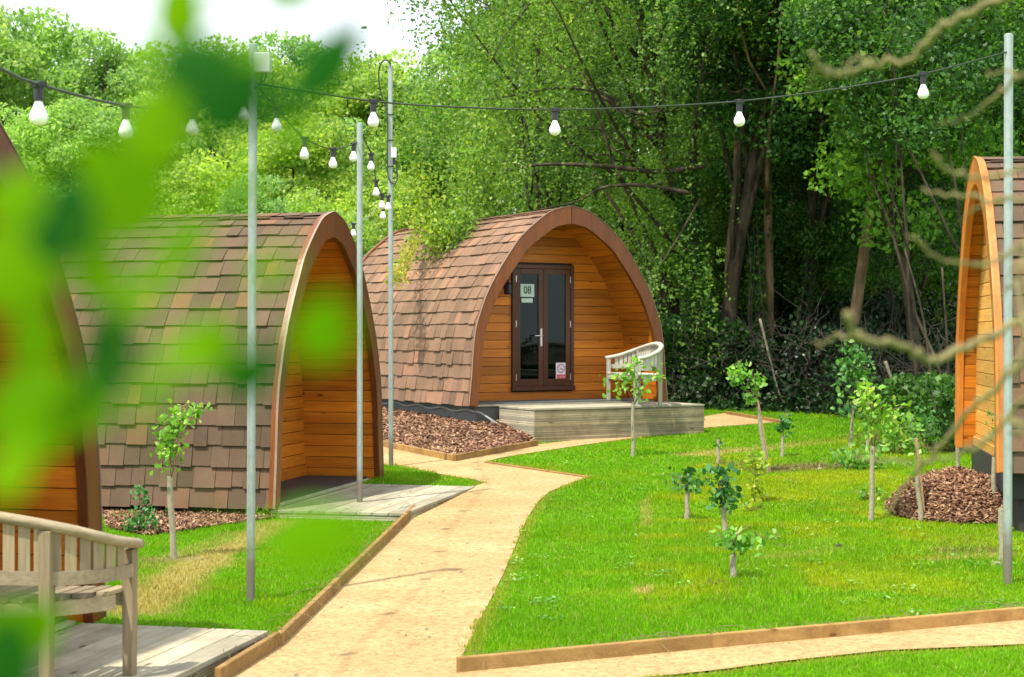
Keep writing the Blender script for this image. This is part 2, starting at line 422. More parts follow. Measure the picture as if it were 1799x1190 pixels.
# ------------------------------------------------------------------ pod
U = [(1.0,0),(.985,.09),(.97,.18),(.955,.30),(.93,.39),(.90,.445),(.83,.55),(.728,.655),(.594,.768),(.479,.849),(.24,.957),(.10,.988),(0,1.0)]
def profile(W, Hh, n=64):
    pts = [Vector((u*W/2, 0, v*Hh)) for u, v in U]; out = []
    ext = [pts[0]*2-pts[1]] + pts + [pts[-1]*2-pts[-2]]
    for i in range(1, len(ext)-2):
        for k in range(10):
            t = k/10; a, b, c, d = ext[i-1:i+3]
            out.append(.5*((2*b)+(c-a)*t+(2*a-5*b+4*c-d)*t*t+(3*b-a-3*c+d)*t**3))
    out.append(pts[-1]); return out
PW, PH = 3.08, 2.66
PR = profile(PW, PH)
S = [0]
for i in range(1, len(PR)): S.append(S[-1] + (PR[i]-PR[i-1]).length)
STOT = S[-1]
def at_s(s, off=0):
    """point on the right half profile at arc length s, pushed outward by off; also normal"""
    s = max(0, min(STOT, s)); i = 0
    while i < len(S)-2 and S[i+1] < s: i += 1
    t = (s-S[i])/(S[i+1]-S[i]); p = PR[i].lerp(PR[i+1], t)
    j0 = max(0, i-2); j1 = min(len(PR)-1, i+3)
    d = (PR[j1]-PR[j0]).normalized(); n = Vector((d.z, 0, -d.x))
    q = p + n*off
    if q.x < 0: q.x = 0
    return q, n
def off_prof(off, n=48):
    out = []
    for k in range(n+1):
        q, _ = at_s(STOT*k/n, off)
        out.append(q)
    # end the curve where it meets x=0
    q, nn = at_s(STOT, off)
    out[-1] = Vector((0, 0, PH + off*1.03)); return out
def width_at(z, off):
    pr = off_prof(off)
    for a, b in zip(pr, pr[1:]):
        if a.z <= z <= b.z and b.z > a.z: return a.x + (b.x-a.x)*(z-a.z)/(b.z-a.z)
    return pr[0].x if z < pr[0].z else 0.0

def arch_mesh(y0, y1, o0, o1, gap=.004, taper=False):
    mb = MB(); b = off_prof(o1); a = off_prof(o0)
    if taper:
        a = [at_s(STOT*k/48, o0 - .115*(k/48)**1.6)[0] for k in range(49)]
        zt = PH + (o0-.115)*1.03; a[-1] = Vector((0, 0, zt))
        a = [p if p.z <= zt else Vector((p.x, 0, zt)) for p in a]
    for s in (1, -1):
        n = len(a)
        base = len(mb.v)
        for p, q in zip(a, b):
            px, qx = max(p.x, gap), max(q.x, gap)
            for X, Z in ((px, p.z), (qx, q.z)):
                mb.v.append((s*X, y0, Z)); mb.v.append((s*X, y1, Z))
        for i in range(n-1):
            k = base+4*i; m = k+4
            fs = [(k, k+2, m+2, m), (k+1, m+1, m+3, k+3), (k+2, k+3, m+3, m+2), (k, m, m+1, k+1)]
            mb.f += [f if s > 0 else f[::-1] for f in fs]
        e = base+4*(n-1)
        for f in [(base, base+1, base+3, base+2), (e, e+2, e+3, e+1)]:
            mb.f.append(f if s > 0 else f[::-1])
    return mb
def vault_mesh(y0, y1, off, pitch=.115, th=.015):
    mb = MB(); n = int(STOT/pitch)
    for s in (1, -1):
        for k in range(n):
            s0 = STOT*k/n + .003; s1 = STOT*(k+1)/n - .003
            p, _ = at_s(s0, off); q, _ = at_s(s1, off); p2, _ = at_s(s0, off+th); q2, _ = at_s(s1, off+th)
            pts = [(s*p.x, y0, p.z), (s*q.x, y0, q.z), (s*q2.x, y0, q2.z), (s*p2.x, y0, p2.z),
                   (s*p.x, y1, p.z), (s*q.x, y1, q.z), (s*q2.x, y1, q2.z), (s*p2.x, y1, p2.z)]
            mb.hexa(pts if s < 0 else [pts[i] for i in (3,2,1,0,7,6,5,4)])
    return mb
def wall_mesh(y, off, pitch=.121, hole=None, z0=.02, th=.02, face=-1):
    mb = MB(); z = z0
    while z < PH + off - .05:
        z1 = min(z + pitch, PH + off - .01)
        a0, a1 = width_at(z+.003, off), width_at(z1-.003, off)
        spans = [(-a0, a0, -a1, a1)]
        if hole and z+.01 < hole[3] and z1-.01 > hole[2]:
            spans = [(-a0, hole[0], -a1, hole[0]), (hole[1], a0, hole[1], a1)]
        for (b0, b1, t0, t1) in spans:
            # bevelled board: thicker in the middle
            ya, yb = (y-th, y) if face < 0 else (y, y+th)
            mb.hexa([(b0,ya,z+.003),(b1,ya,z+.003),(b1,yb,z+.003),(b0,yb,z+.003),(t0,ya,z1-.003),(t1,ya,z1-.003),(t1,yb,z1-.003),(t0,yb,z1-.003)])
        z = z1
    # dark backing
    pr = off_prof(off)
    yb = y + (.004 if face < 0 else -.004)
    return mb
def backing(y, off, hole=None):
    mb = MB(); z = 0.0; st = .06
    while z < PH+off-.02:
        z1 = z+st; a0, a1 = width_at(z, off), width_at(min(z1, PH+off-.002), off)
        sp = [(-a0, a0, -a1, a1)]
        if hole and z1 > hole[2]+.03 and z < hole[3]-.03:
            sp = [(-a0, hole[0]+.02, -a1, hole[0]+.02), (hole[1]-.02, a0, hole[1]-.02, a1)]
        for b0, b1, t0, t1 in sp: mb.add([(b0,y,z),(b1,y,z),(t1,y,z1),(t0,y,z1)], [(0,1,2,3)])
        z = z1
    return mb

def shingles(L, seed, y0=.066, wmin=.11, wmax=.23):
    rng = random.Random(seed); mb = MB(); rows = 18; ex = (STOT-.03)/rows
    for sd in (1, -1):
        for k in range(rows+0):
            sa = k*ex - .0; sb = min(STOT, sa + ex + .03)
            y = y0 + rng.uniform(-.15, 0)
            while y < L-y0:
                w = rng.uniform(wmin, wmax); ya = max(y0, y+.002); yb = min(L-y0, y+w-.002); y += w
                if yb - ya < .02: continue
                lift = rng.choice([.016, .018, .024, .030]); dr = rng.uniform(-.006, .008) if lift < .025 else .012
                segs = 2
                prev = None
                ss = [sa - dr, (sa+sb)/2, sb]
                A = []
                for q, s_ in enumerate(ss):
                    t = q/2; top = lift*(1-t)+.006
                    pt, nn = at_s(s_, top); pb, _ = at_s(s_, max(.0, top-.014))
                    if s_ < 0: pt = pt + Vector((0,0,s_)); pb = pb + Vector((0,0,s_))
                    A.append((pt, pb))
                vs = []
                for pt, pb in A:
                    vs += [(sd*pt.x, ya, pt.z), (sd*pt.x, yb, pt.z), (sd*pb.x, ya, pb.z), (sd*pb.x, yb, pb.z)]
                fs = [(0,1,5,4),(4,5,9,8),(0,2,3,1),(0,4,6,2),(4,8,10,6),(1,3,7,5),(5,7,11,9)]
                if sd < 0: fs = [f[::-1] for f in fs]
                mb.add(vs, fs)
    # ridge caps
    y = y0
    while y < L-y0-.05:
        yb = min(y+.24, L-y0)
        for sd in (1, -1):
            p0, _ = at_s(STOT-.14, .03+.006); top = Vector((0, 0, PH+.045))
            mb.add([(sd*p0.x, y, p0.z), (sd*p0.x, yb+.03, p0.z-.008), (0, yb+.03, top.z-.008), (0, y, top.z),
                    (sd*p0.x, y, p0.z-.012), (0, y, top.z-.012)], [(0,1,2,3) if sd > 0 else (3,2,1,0), (0,3,5,4)])
        y += .24
    return mb

def pod(name, loc, t, L, porch, smat, label, door=False, seed=1, clad='cladding', arch='arch', vault='vault', skirt='skirt', arch_off=(-.085, .045)):
    rz = math.atan2(t[1], t[0])
    root = empty(name, loc, rz, label, 'camping pod', 'timber camping pods')
    # roof: shell + shingles
    sh = shingles(L, seed)
    r = sh.build('roof', smat, root)
    shell = MB(); a = off_prof(0.0, 40)
    for s in (1, -1):
        base = len(shell.v)
        for p in a: shell.v += [(s*p.x, .05, p.z), (s*p.x, L-.05, p.z)]
        for i in range(len(a)-1):
            k = base+2*i; f = (k, k+1, k+3, k+2); shell.f.append(f if s > 0 else f[::-1])
    shell.build('underlay', M['skirt'], r)
    am = arch_mesh(0, .062, *arch_off, taper=True).build('front_arch', M[arch], root, bevel=.006)
    arch_mesh(-.005, .016, .0462, .0505).build('flashing', M['flash'] if arch == 'arch' else M[arch], am)
    am = arch_mesh(L-.062, L, *arch_off, taper=True).build('rear_arch', M[arch], root, bevel=.006)
    arch_mesh(L-.016, L+.005, .0462, .0505).build('flashing', M['flash'] if arch == 'arch' else M[arch], am)
    vault_mesh(.063, porch, -.075).build('porch_lining', M[vault], root)
    hole = (-.487, .520, .157, 1.93) if door else (-.45, .45, .157, 1.93)
    if not door: hole = None
    w = wall_mesh(porch, -.06, hole=hole).build('front_wall', M[clad], root, bevel=.003)
    backing(porch+.006, -.02, hole).build('wall_backing', M['skirt'], w)
    rw = wall_mesh(L-.2, -.06, face=1).build('rear_wall', M[clad], root)
    backing(L-.206, -.02).build('wall_backing', M['skirt'], rw)
    sk = MB(); sk.box(-1.42, 1.42, .14, L-.14, -.22, .03)
    sk.build('skirt', M[skirt], root)
    th = MB(); th.box(-1.44, 1.44, porch-.045, porch-.022, -.01, .115)
    th.build('sill_board', M[clad], root, bevel=.004)
    fl = MB()
    x = -1.38
    if porch > .3:
        yy = .1
        while yy < porch-.05:
            fl.box(-1.44, 1.44, yy, min(yy+.115, porch-.05), -.015, .008); yy += .12
        fl.build('porch_floor', M['deck'], root)
    if door: build_door(root, porch)
    return root

def text_mesh(txt, size, mat, parent, loc, name='lettering', squash=1.0):
    cu = bpy.data.curves.new('t', 'FONT'); cu.body = txt; cu.size = size; cu.align_x = 'CENTER'; cu.align_y = 'CENTER'
    cu.extrude = .001; cu.offset = size*.012
    o = bpy.data.objects.new('t', cu); C.objects.link(o); bpy.context.view_layer.update()
    me = bpy.data.meshes.new_from_object(o.evaluated_get(bpy.context.evaluated_depsgraph_get()))
    bpy.data.objects.remove(o)
    for v in me.vertices:
        x, y, z = v.co; v.co = (x*squash, -z, y)
    me.materials.clear(); me.materials.append(mat)
    ob = link(bpy.data.objects.new(name, me), parent); ob.location = loc; return ob

def build_door(root, y):
    x0, x1, z0, z1 = -.487, .520, .157, 1.93
    fw = .055; ya, yb = y-.065, y+.04
    fr = MB()
    fr.box(x0, x0+fw, ya, yb, z0+.06, z1); fr.box(x1-fw, x1, ya, yb, z0+.06, z1)
    fr.box(x0+fw, x1-fw, ya+.002, yb, z1-fw, z1); fr.box(x0-.01, x1+.01, ya-.02, yb, z0, z0+.06)
    fr.build('door_frame', M['frame'], root, bevel=.005)
    xm = (x0+x1)/2; st = .075
    for k, (a, b) in enumerate(((x0+fw+.003, xm-.002), (xm+.002, x1-fw-.003))):
        d = MB(); za, zb = z0+.063, z1-fw-.003; da, db = ya+.012, ya+.052
        d.box(a, a+st, da, db, za, zb); d.box(b-st, b, da, db, za, zb)
        d.box(a+st, b-st, da+.002, db, zb-st, zb); d.box(a+st, b-st, da+.002, db, za, za+.10)
        do = d.build('door', M['frame'], root, bevel=.004)
        g = MB(); g.box(a+st, b-st, da+.018, da+.024, za+.10, zb-st); g.build('pane', M['glass'], do)
        if k == 0:
            h = MB(); hx = b-.035
            h.box(hx-.016, hx+.016, da-.008, da, .78, 1.03)
            h.tube([(hx, da-.008, .93), (hx, da-.045, .93)], .009, 8)
            h.tube([(hx, da-.045, .93), (hx-.03, da-.048, .93), (hx-.13, da-.046, .93)], .010, 8)
            h.build('handle', M['steel'], do, bevel=.002)
            # number board inside the left pane
            s = MB(); s.box(a+st+.004, a+st+.224, da+.006, da+.012, 1.475, 1.655); so = s.build('number_sign', M['signgrn'], do)
            text_mesh('08', .15, M['signink'], do, (a+st+.114, da+.004, 1.567), 'number', .85)
            s2 = MB(); s2.box(a+st+.02, a+st+.20, da+.006, da+.012, 1.395, 1.455); s2.build('name_strip', M['signgrn'], do)
        else:
            cx = b-st-.075; cz = .42; yy = da+.010
            s = MB(); s.box(cx-.082, cx+.082, yy, yy+.005, cz-.125, cz+.125); s.build('notice', M['signpink'], do)
            r_ = MB(); r_.box(cx-.07, cx+.07, yy-.003, yy-.0005, cz-.108, cz-.04); r_.build('notice_panel', M['signred'], do)
            ri = MB(); n = 28; vo = []; 
            for rr in (.062, .052):
                vo += [(cx+rr*math.cos(2*math.pi*i/n), yy-.002, cz+.045+rr*math.sin(2*math.pi*i/n)) for i in range(n)]
            ri.add(vo, [(i, (i+1) % n, n+(i+1) % n, n+i) for i in range(n)])
            ri.beam((cx-.04, yy-.0025, cz+.045+.04), (cx+.04, yy-.0025, cz+.045-.04), .010, .002)
            ri.beam((cx-.035, yy-.003, cz+.03), (cx+.03, yy-.003, cz+.05), .010, .002)
            ri.build('smoking_symbol', M['signdark'], do)
            text_mesh('NO SMOKING', .020, M['signwhite'], do, (cx, yy-.005, cz-.075), 'lettering', .95)
        hg = MB(); hxx = a-.004 if k == 0 else b-.008
        for zz in (.3, 1.05, 1.68):
            hg = MB(); hg.box(hxx, hxx+.012, da-.008, da-.001, zz, zz+.09); hg.build('hinge', M['steel'], do)
    # black lantern and sensor under the arch
    l = MB(); l.box(-.62, -.56, y-.10, y-.02, 1.60, 1.72); l.lathe((-.62, y-.17, 1.50), [(.02,.17),(.05,.14),(.062,.02),(.05,0)], 10)
    l.tube([(-.60, y-.06, 1.68), (-.62, y-.17, 1.70), (-.62, y-.17, 1.64)], .012, 6); l.build('wall_lantern', M['black'], root)
    s = MB(); s.box(-.36, -.28, y-.09, y-.02, 2.12, 2.2); s.tube([(-.25, y-.05, 2.10), (-.25, y-.05, 2.2)], .008, 6); s.build('motion_sensor', M['black'], root)

tA = Vector((.22, .975)).normalized(); aA = Vector((-tA.y, tA.x))
def v3(v, z): return Vector((v.x, v.y, z))
far5 = Vector((-1.39, 16.9)); c5 = far5 - tA*PW/2*1.0
near5 = Vector((-2.03, 14.1)); c5 = (far5+near5)/2
pod5 = pod('camping_pod', v3(c5, .09), tA, 5.0, .85, M['shingle'], 'camping pod with brown shingles behind the tall pole, its open orange porch shown side on', seed=11)
cA = Vector((-2.17, 8.5)) - tA*PW/2
podA = pod('camping_pod', v3(cA, .10), tA, 5.0, .85, M['shingle'], 'nearest camping pod, cut off by the left edge behind the close bench', seed=12)
t6 = Vector((.87, .49)).normalized(); a6 = Vector((-t6.y, t6.x)); c6 = Vector((.82, 22.0))
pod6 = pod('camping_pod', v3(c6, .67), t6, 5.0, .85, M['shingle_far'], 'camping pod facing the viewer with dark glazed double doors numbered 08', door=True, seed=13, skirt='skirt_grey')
tB = Vector((-.165, -.985)).normalized()
cB = Vector((4.40, 15.95)) + tB*PW/2
podB = pod('camping_pod', v3(cB, .50), tB, 5.0, .20, M['shingle'], 'camping pod at the right edge showing a narrow end wall toned as sunlit', seed=14, clad='sunlit_clad', arch='arch_light', vault='vault')
bl = MB()
for bx, by in ((1.15,.35),(-1.15,.35),(0,.35),(1.15,2),(1.15,3.6)):
    bl = MB(); bl.box(bx-.22, bx+.22, by-.15, by+.2, -.52, -.225); bl.build('support_block', M['skirt'], podB)
# extras on the door pod: junction box and the cable that hangs from it
ex = MB(); ex.box(-1.46, -1.425, 3.9, 4.05, -.14, .02); ex.build('junction_box', M['boxwhite'], pod6)
ex = MB(); pts = []
for k in range(25):
    y = 3.9 - k*.155; pts.append((-1.44, y, -.05 - .02*math.sin(k*1.3) - .03*(k/24)))
pts += [(-1.36, .1, -.10), (-1.25, -.02, -.20), (-1.12, -.10, -.30)]
ex.tube(pts, .013, 6); ex.build('supply_cable', M['cable_grey'], pod6)

# ------------------------------------------------------------------ decks
def deck(name, origin, t, x0, x1, depth, inner, ztop, zbot, label, along_x=True, grooved=3, mats=('deck','fascia','fascia_lit')):
    """local x along t, y negative = outwards from the pod"""
    root = empty(name, (origin.x, origin.y, zbot), math.atan2(t.y, t.x), label, 'deck', 'timber decks in front of the pods')
    h = ztop-zbot; b = MB()
    if along_x:
        y = -depth
        while y < inner-.02:
            b.box(x0, x1, y, min(y+.138, inner), h-.028, h); y += .144
    else:
        x = x0
        while x < x1-.02:
            b.box(x, min(x+.138, x1), -depth, inner, h-.028, h); x += .144
    b.build('deck_boards', M[mats[0]], root, bevel=.004)
    f = MB(); n = grooved; bh = (h-.03)/n
    def groove(mb, fx):
        for k in range(n):
            za = k*bh; m = max(3, int(bh/.022)); hh = (bh-.004)/m
            for j in range(m):
                fx(mb, za+j*hh, za+j*hh+hh*.55, .022); fx(mb, za+j*hh+hh*.55, za+(j+1)*hh, .017)
    def front(mb, a, c, o): mb.box(x0+.004, x1-.004, -depth+.008-o*0+(.022-o), -depth+.03, a, c)
    groove(f, front); f.build('front_fascia', M[mats[1]], root)
    for xs, sg in ((x0, 1), (x1, -1)):
        f = MB()
        def side(mb, a, c, o, xs=xs, sg=sg):
            p = xs+sg*(.006+(.022-o)); q = xs+sg*.03
            mb.box(min(p, q), max(p, q), -depth+.032, inner, a, c)
        groove(f, side); f.build('side_fascia', M[mats[2]], root)
    po = MB()
    for xx in (x0+.1, (x0+x1)/2, x1-.1):
        po = MB(); po.box(xx-.04, xx+.04, -depth+.1, -depth+.18, 0, h-.03); po.build('post', M['fascia'], root)
    return root
f6 = c6 - t6*PW/2
deck('deck', f6, t6, .425, 3.115, .90, .05, .664, .215, 'raised deck with grooved pale fascia under the small distant bench')
f5 = c5 - tA*PW/2
deck('deck', f5, tA, -.02, 2.50, 1.16, .05, .085, .0, 'low grey deck beside the open orange porch, reaching to the sandy path', grooved=1)
fA = cA - tA*PW/2
deck('deck', fA, tA, -.6, 2.97, .98, .05, .10, -.02, 'close grey plank deck in the lower left corner under the large bench', along_x=True, grooved=2)

# ------------------------------------------------------------------ benches
def cat(pts, n=8):
    pts = [Vector(p) for p in pts]; ext = [pts[0]*2-pts[1]]+pts+[pts[-1]*2-pts[-2]]; out = []
    for i in range(1, len(ext)-2):
        a, b, c, d = ext[i-1:i+3]
        for k in range(n):
            t = k/n; out.append(.5*((2*b)+(c-a)*t+(2*a-5*b+4*c-d)*t*t+(3*b-a-3*c+d)*t**3))
    out.append(pts[-1]); return out
def bench(loc, yaxis, label, mk='bench'):
    f = Vector(yaxis).normalized(); xa = Vector((f.y, -f.x))
    root = empty('bench', loc, math.atan2(xa.y, xa.x), label, 'bench', 'curved wooden benches')
    plan = cat([(-.77,.26,.60),(-.755,.06,.64),(-.62,-.13,.715),(-.33,-.24,.78),(0,-.27,.805),(.33,-.24,.78),(.62,-.13,.715),(.755,.06,.64),(.77,.26,.60)], 6)
    tr = MB(); tr.tube([p+Vector((0,0,.02)) for p in plan], .036, 10, flat=.72); tr.build('top_rail', M[mk+'_x'], root, smooth=True)
    lr = MB(); low = [Vector((p.x, p.y, .505 + .03*(1-abs(p.x)/.76))) for p in plan[2:-2]]
    lr.ribbon(low, .024, .062)
    lr.build('lower_rail', M[mk+'_x'], root)
    n = 30
    cum = [0]
    for a, b in zip(plan, plan[1:]): cum.append(cum[-1]+(b-a).length)
    sl = MB()
    for k in range(n):
        s = cum[-1]*(.075+.85*k/(n-1)); i = max(j for j in range(len(cum)) if cum[j] <= s); i = min(i, len(plan)-2)
        p = plan[i].lerp(plan[i+1], (s-cum[i])/(cum[i+1]-cum[i])); d = (plan[i+1]-plan[i]); d.z = 0; d.normalize()
        nn = Vector((-d.y, d.x, 0)); w = d*.024; th = nn*.006; z0 = .515+.03*(1-abs(p.x)/.76); z1 = p.z+.005
        q = Vector((p.x, p.y, 0)); zz0 = Vector((0,0,z0)); zz1 = Vector((0,0,z1))
        sl.hexa([q-w-th+zz0, q+w-th+zz0, q+w+th+zz0, q-w+th+zz0, q-w-th+zz1, q+w-th+zz1, q+w+th+zz1, q-w+th+zz1])
    sl.build('back_slats', M[mk], root)
    # seat: slats running front to back between two curved aprons
    back = lambda x: -.245 + .40*(abs(x)/.76)**3.6
    front = lambda x: .10 + .12*(abs(x)/.76)**2
    st = MB(); m = 22
    for k in range(m):
        xa0 = -.74 + 1.48*k/m + .006; xa1 = -.74 + 1.48*(k+1)/m - .006; xm = (xa0+xa1)/2
        fb = min(front(xm)-.02, back(xm)); 
        fan = 1.12
        st.hexa([(xa0*.985, fb, .40),(xa1*.985, fb, .40),(xa1, front(xm)+.04, .40),(xa0, front(xm)+.04, .40),
                 (xa0*.985, fb, .42),(xa1*.985, fb, .42),(xa1, front(xm)+.04, .42),(xa0, front(xm)+.04, .42)])
    st.build('seat', M[mk+'_x'], root, bevel=.003)
    ap = MB()
    fr = [Vector((x, front(x)+.02, .365)) for x in np.linspace(-.72, .72, 13)]
    bk = [Vector((x, min(back(x)+.01, front(x)-.02), .365)) for x in np.linspace(-.73, .73, 19)]
    for c in (fr, bk):
        ap.ribbon(c, .024, .068)
    ap.build('apron', M[mk+'_x'], root)
    for x, y, zt, w in ((-.75,.22,.60,.056),(.75,.22,.60,.056),(-.56,-.165,.73,.056),(.56,-.165,.73,.056)):
        l = MB(); l.hexa([(x-w/2*.85,y-w/2*.85,0),(x+w/2*.85,y-w/2*.85,0),(x+w/2*.85,y+w/2*.85,0),(x-w/2*.85,y+w/2*.85,0),(x-w/2,y-w/2,zt),(x+w/2,y-w/2,zt),(x+w/2,y+w/2,zt),(x-w/2,y+w/2,zt)])
        l.build('leg', M[mk], root, bevel=.004)
    l = MB(); l.box(-.02, .02, -.02, .02, 0, .40); l.build('leg', M[mk], root)
    return root
bA_ = bench((-2.47, 7.06, .10), (.22, .975), 'large curved wooden bench seen from behind on the near deck at lower left')
bA_.scale = (1, 1, .93)
bench((1.71, 21.94, .666), (-.98, -.18), 'small distant curved bench on the raised deck beside the glazed doors', 'bench2')

# ------------------------------------------------------------------ poles and festoon strings
def pole(bx, by, tx, ty, rad, label, d=None):
    g = G(bx, by)
    top = P(tx, ty, g.y)
    root = empty('light_pole', g, 0, label, 'pole', 'galvanised poles carrying the festoon lights')
    m = MB(); dx = top.x-g.x; h = top.z-g.z
    m.tube([(dx*k/12,0,-.1+(h+.1)*k/12) for k in range(13)], rad, 20, cap=False)
    o = m.build('post', M['pole'], root, smooth=True)
    cp = MB(); cp.lathe((dx,0,h), [(rad*1.02,-.02),(rad*1.02,.004),(rad*.6,.010)], 16); cp.build('pole_cap', M['pole'], root)
    return root, g, top
p1, g1, top1 = pole(440,1060,445,80,.0255,'tall pale pole left of the path with a grey box near its top')
p2, g2, top2 = pole(632,895,632,218,.0265,'plain pale pole standing in front of the open orange porch')
p3, g3, top3 = pole(687,822,686,116,.0265,'slender pole between two pods with a black cable looped over its top')
p4, g4, top4 = pole(1770,1028,1772,62,.0285,'pale pole at the right edge in front of the right hand pod')
b = MB(); b.box(.03, .125, -.06, .02, top1.z-.17, top1.z-.05); b.build('junction_box', M['boxgrey'], p1, bevel=.006)
b = MB(); b.tube([(.07,-.02,top1.z-.17),(.07,-.02,top1.z-.23),(.03,-.02,top1.z-.26)], .007, 6); b.tube([(.095,-.02,top1.z-.17),(.09,-.02,top1.z-.21),(.03,-.03,top1.z-.26)], .005, 6); b.build('cable_gland', M['cable'], p1)
hp = top3.z-g3.z
b = MB(); lp = []
for (qx, qy) in ((687,116),(683,109),(677,107),(670,113),(666,128),(667,150),(672,172),(679,192),(682,215),(682,260),(682,300),(684,316),(692,324),(698,318),(698,300),(696,285)):
    q = P(qx, qy, g3.y); lp.append((q.x-g3.x, -.05, q.z-g3.z))
b.tube(cat(lp, 4), .009, 6); b.build('looped_cable', M['cable'], p3, smooth=True)
b = MB(); q = P(693,270,g3.y); b.box(q.x-g3.x-.028, q.x-g3.x+.028, -.09, -.03, q.z-g3.z-.055, q.z-g3.z+.055); b.build('junction_box', M['boxwhite'], p3, bevel=.005)
b = MB(); b.box(q.x-g3.x-.012, q.x-g3.x+.012, -.07, -.045, q.z-g3.z-.13, q.z-g3.z-.057); b.build('cable_gland', M['black'], p3)
b = MB()
for yy in (202, 247, 293):
    z = P(0, yy, g3.y).z-g3.z; b.lathe((0, -.005, z), [(.034,-.005),(.036,0),(.034,.005)], 14)
b.build('cable_tie', M['black'], p3)

def festoon(pts, bulbs, label, rcab=.006, mat='cable', scale=1.0):
    cur = cat([P(x, y, d) for x, y, d in pts], 10)
    root = empty('festoon_string', cur[0], 0, label, 'string lights', 'strings of festoon lights')
    o = cur[0]; m = MB(); m.tube([p-o for p in cur], rcab, 6); m.build('cable', M[mat], root, smooth=True)
    for bx in bulbs:
        best = None
        for a, c in zip(cur, cur[1:]):
            xa = a.x/a.y*F+CX; xc = c.x/c.y*F+CX
            if (xa-bx)*(xc-bx) <= 0 and abs(xa-xc) > 1e-6:
                best = a.lerp(c, (bx-xa)/(xc-xa))
        if best is None: best = min(cur, key=lambda p: abs(p.x/p.y*F+CX-bx))
        c = best-o; s = scale
        h = MB(); h.lathe(c, [(.012*s,.012*s),(.024*s,.008*s),(.024*s,-.012*s),(.018*s,-.016*s),(.020*s,-.062*s),(.016*s,-.066*s)], 12)
        h.box(c.x-.03*s, c.x+.03*s, c.y-.012, c.y+.012, c.z-.006, c.z+.010)
        so = h.build('socket', M['black'], root)
        g = MB(); g.lathe(c+Vector((0,0,-.062*s)), [(.014*s,0),(.016*s,-.012*s),(.023*s,-.030*s),(.032*s,-.048*s),(.0355*s,-.064*s),(.033*s,-.080*s),(.023*s,-.092*s),(.010*s,-.097*s)], 18)
        tilt = random.uniform(-.05, .05)
        g.build('bulb', M['bulb'], so, smooth=True)
    return root
festoon([(-120,70,4.6),(0,121,5.2),(66,148,5.6),(222,186,7.0),(338,189,8.1),(428,170,9.3),(441,158,9.62)], [68,221,338,429], 'nearest string of white bulbs, from the left edge to the pole with the grey box', scale=.9)
festoon([(450,147,9.62),(656,178,9.75),(820,189,9.8),(975,193,9.9),(1140,188,10.0),(1299,178,10.1),(1460,158,10.15),(1622,130,10.2),(1768,92,10.3)], [656,975,1299,1622], 'long string of four widely spaced bulbs crossing the woods to the right hand pole')
festoon([(450,150,9.62),(486,190,10.6),(535,243,12.0),(585,262,13.2),(621,253,14.4),(631,243,14.82)], [486,535,585,621], 'string of bulbs dipping from the tall pole to the plain pole by the orange porch', .005)
festoon([(636,238,14.82),(653,274,15.6),(661,318,16.5),(672,343,17.3),(682,345,17.8),(689,325,18.25)], [652,661,671,682], 'short string of crowded bulbs between the plain pole and the looped cable pole', .006)
festoon([(684,352,18.25),(672,362,18.4),(645,383,18.9),(621,393,19.3),(600,402,19.7),(560,425,20.4)], [673,621], 'faint string with one low bulb dropping from the looped cable pole behind the shingled ridge', .004, 'cable_grey')

# ------------------------------------------------------------------ timber edging
def edging(pts, label, h=.085, w=.034, z=0.0, grp='timber path edgings'):
    g = [G(*p) for p in pts]; o = g[0]
    root = MB()
    for a, b in zip(g, g[1:]):
        d = (b-a).normalized(); a2 = a-d*.01; b2 = b+d*.01
        root.beam(a2+Vector((0,0,h/2-.02+z))-o, b2+Vector((0,0,h/2-.02+z))-o, w, h+.04)
    ob = root.build('timber_edging', M['edging'], bevel=.006); ob.location = o
    return tag(ob, label, 'edging', grp)
edging([(384,1205),(486,1140)], 'short timber edging board touching the near deck corner', .085)
edging([(489,1139),(728,902)], 'long timber edging along the left side of the sandy path', .075)
edging([(807,1186),(1250,1143),(1560,1115),(1830,1090)], 'long timber edging along the front of the right lawn', .085)
edging([(600,770),(700,792),(797,812)], 'pale timber edging at the front of the wood chip bed below the shingled pod', .085)
edging([(799,812),(943,785)], 'timber edging on the lawn side of the wood chip bed beside the raised deck', .085)
edging([(853,815),(1035,842)], 'short edging at the path notch facing the middle lawn', .03)
edging([(1277,729),(1372,745)], 'small far edging board right of the raised deck', .06)

# ------------------------------------------------------------------ ground sheets
def sheet(name, polypx, mat, z, world=None, cell=.5):
    poly = [Vector((p.x, p.y, 0)) for p in ([G(*q) for q in polypx] if world is None else world)]
    bm = bmesh.new(); vs = [bm.verts.new(p) for p in poly]; bm.faces.new(vs)
    bmesh.ops.triangulate(bm, faces=bm.faces[:])
    ys = [p.y for p in poly]; y = math.ceil(min(ys)/cell)*cell
    while y < max(ys):
        bmesh.ops.bisect_plane(bm, geom=bm.verts[:]+bm.edges[:]+bm.faces[:], plane_co=(0,y,0), plane_no=(0,1,0)); y += cell
    for v in bm.verts: v.co.z = H(v.co.x, v.co.y) + z
    for f in bm.faces:
        f.normal_update()
        if f.normal.z < 0: f.normal_flip()
    me = bpy.data.meshes.new(name); bm.to_mesh(me); bm.free(); me.materials.append(mat)
    return link(bpy.data.objects.new(name, me))
path_main = [(150,1500),(384,1198),(489,1132),(600,1028),(728,900),(733,889),(850,851),(835,845),(790,838),(740,828),(700,821),(665,817),(560,800),(560,765),(700,790),(797,810),(943,783),(1100,764),(1236,748),(1236,733),(1277,727),(1330,733),(1372,743),(1330,746),(1240,753),(1100,773),(1000,787),(930,798),(880,806),(853,813),(950,827),(1035,840),(1000,852),(965,866),(945,884),(925,915),(885,1010),(845,1090),(815,1150),(806,1172),(806,1240),(900,1500)]
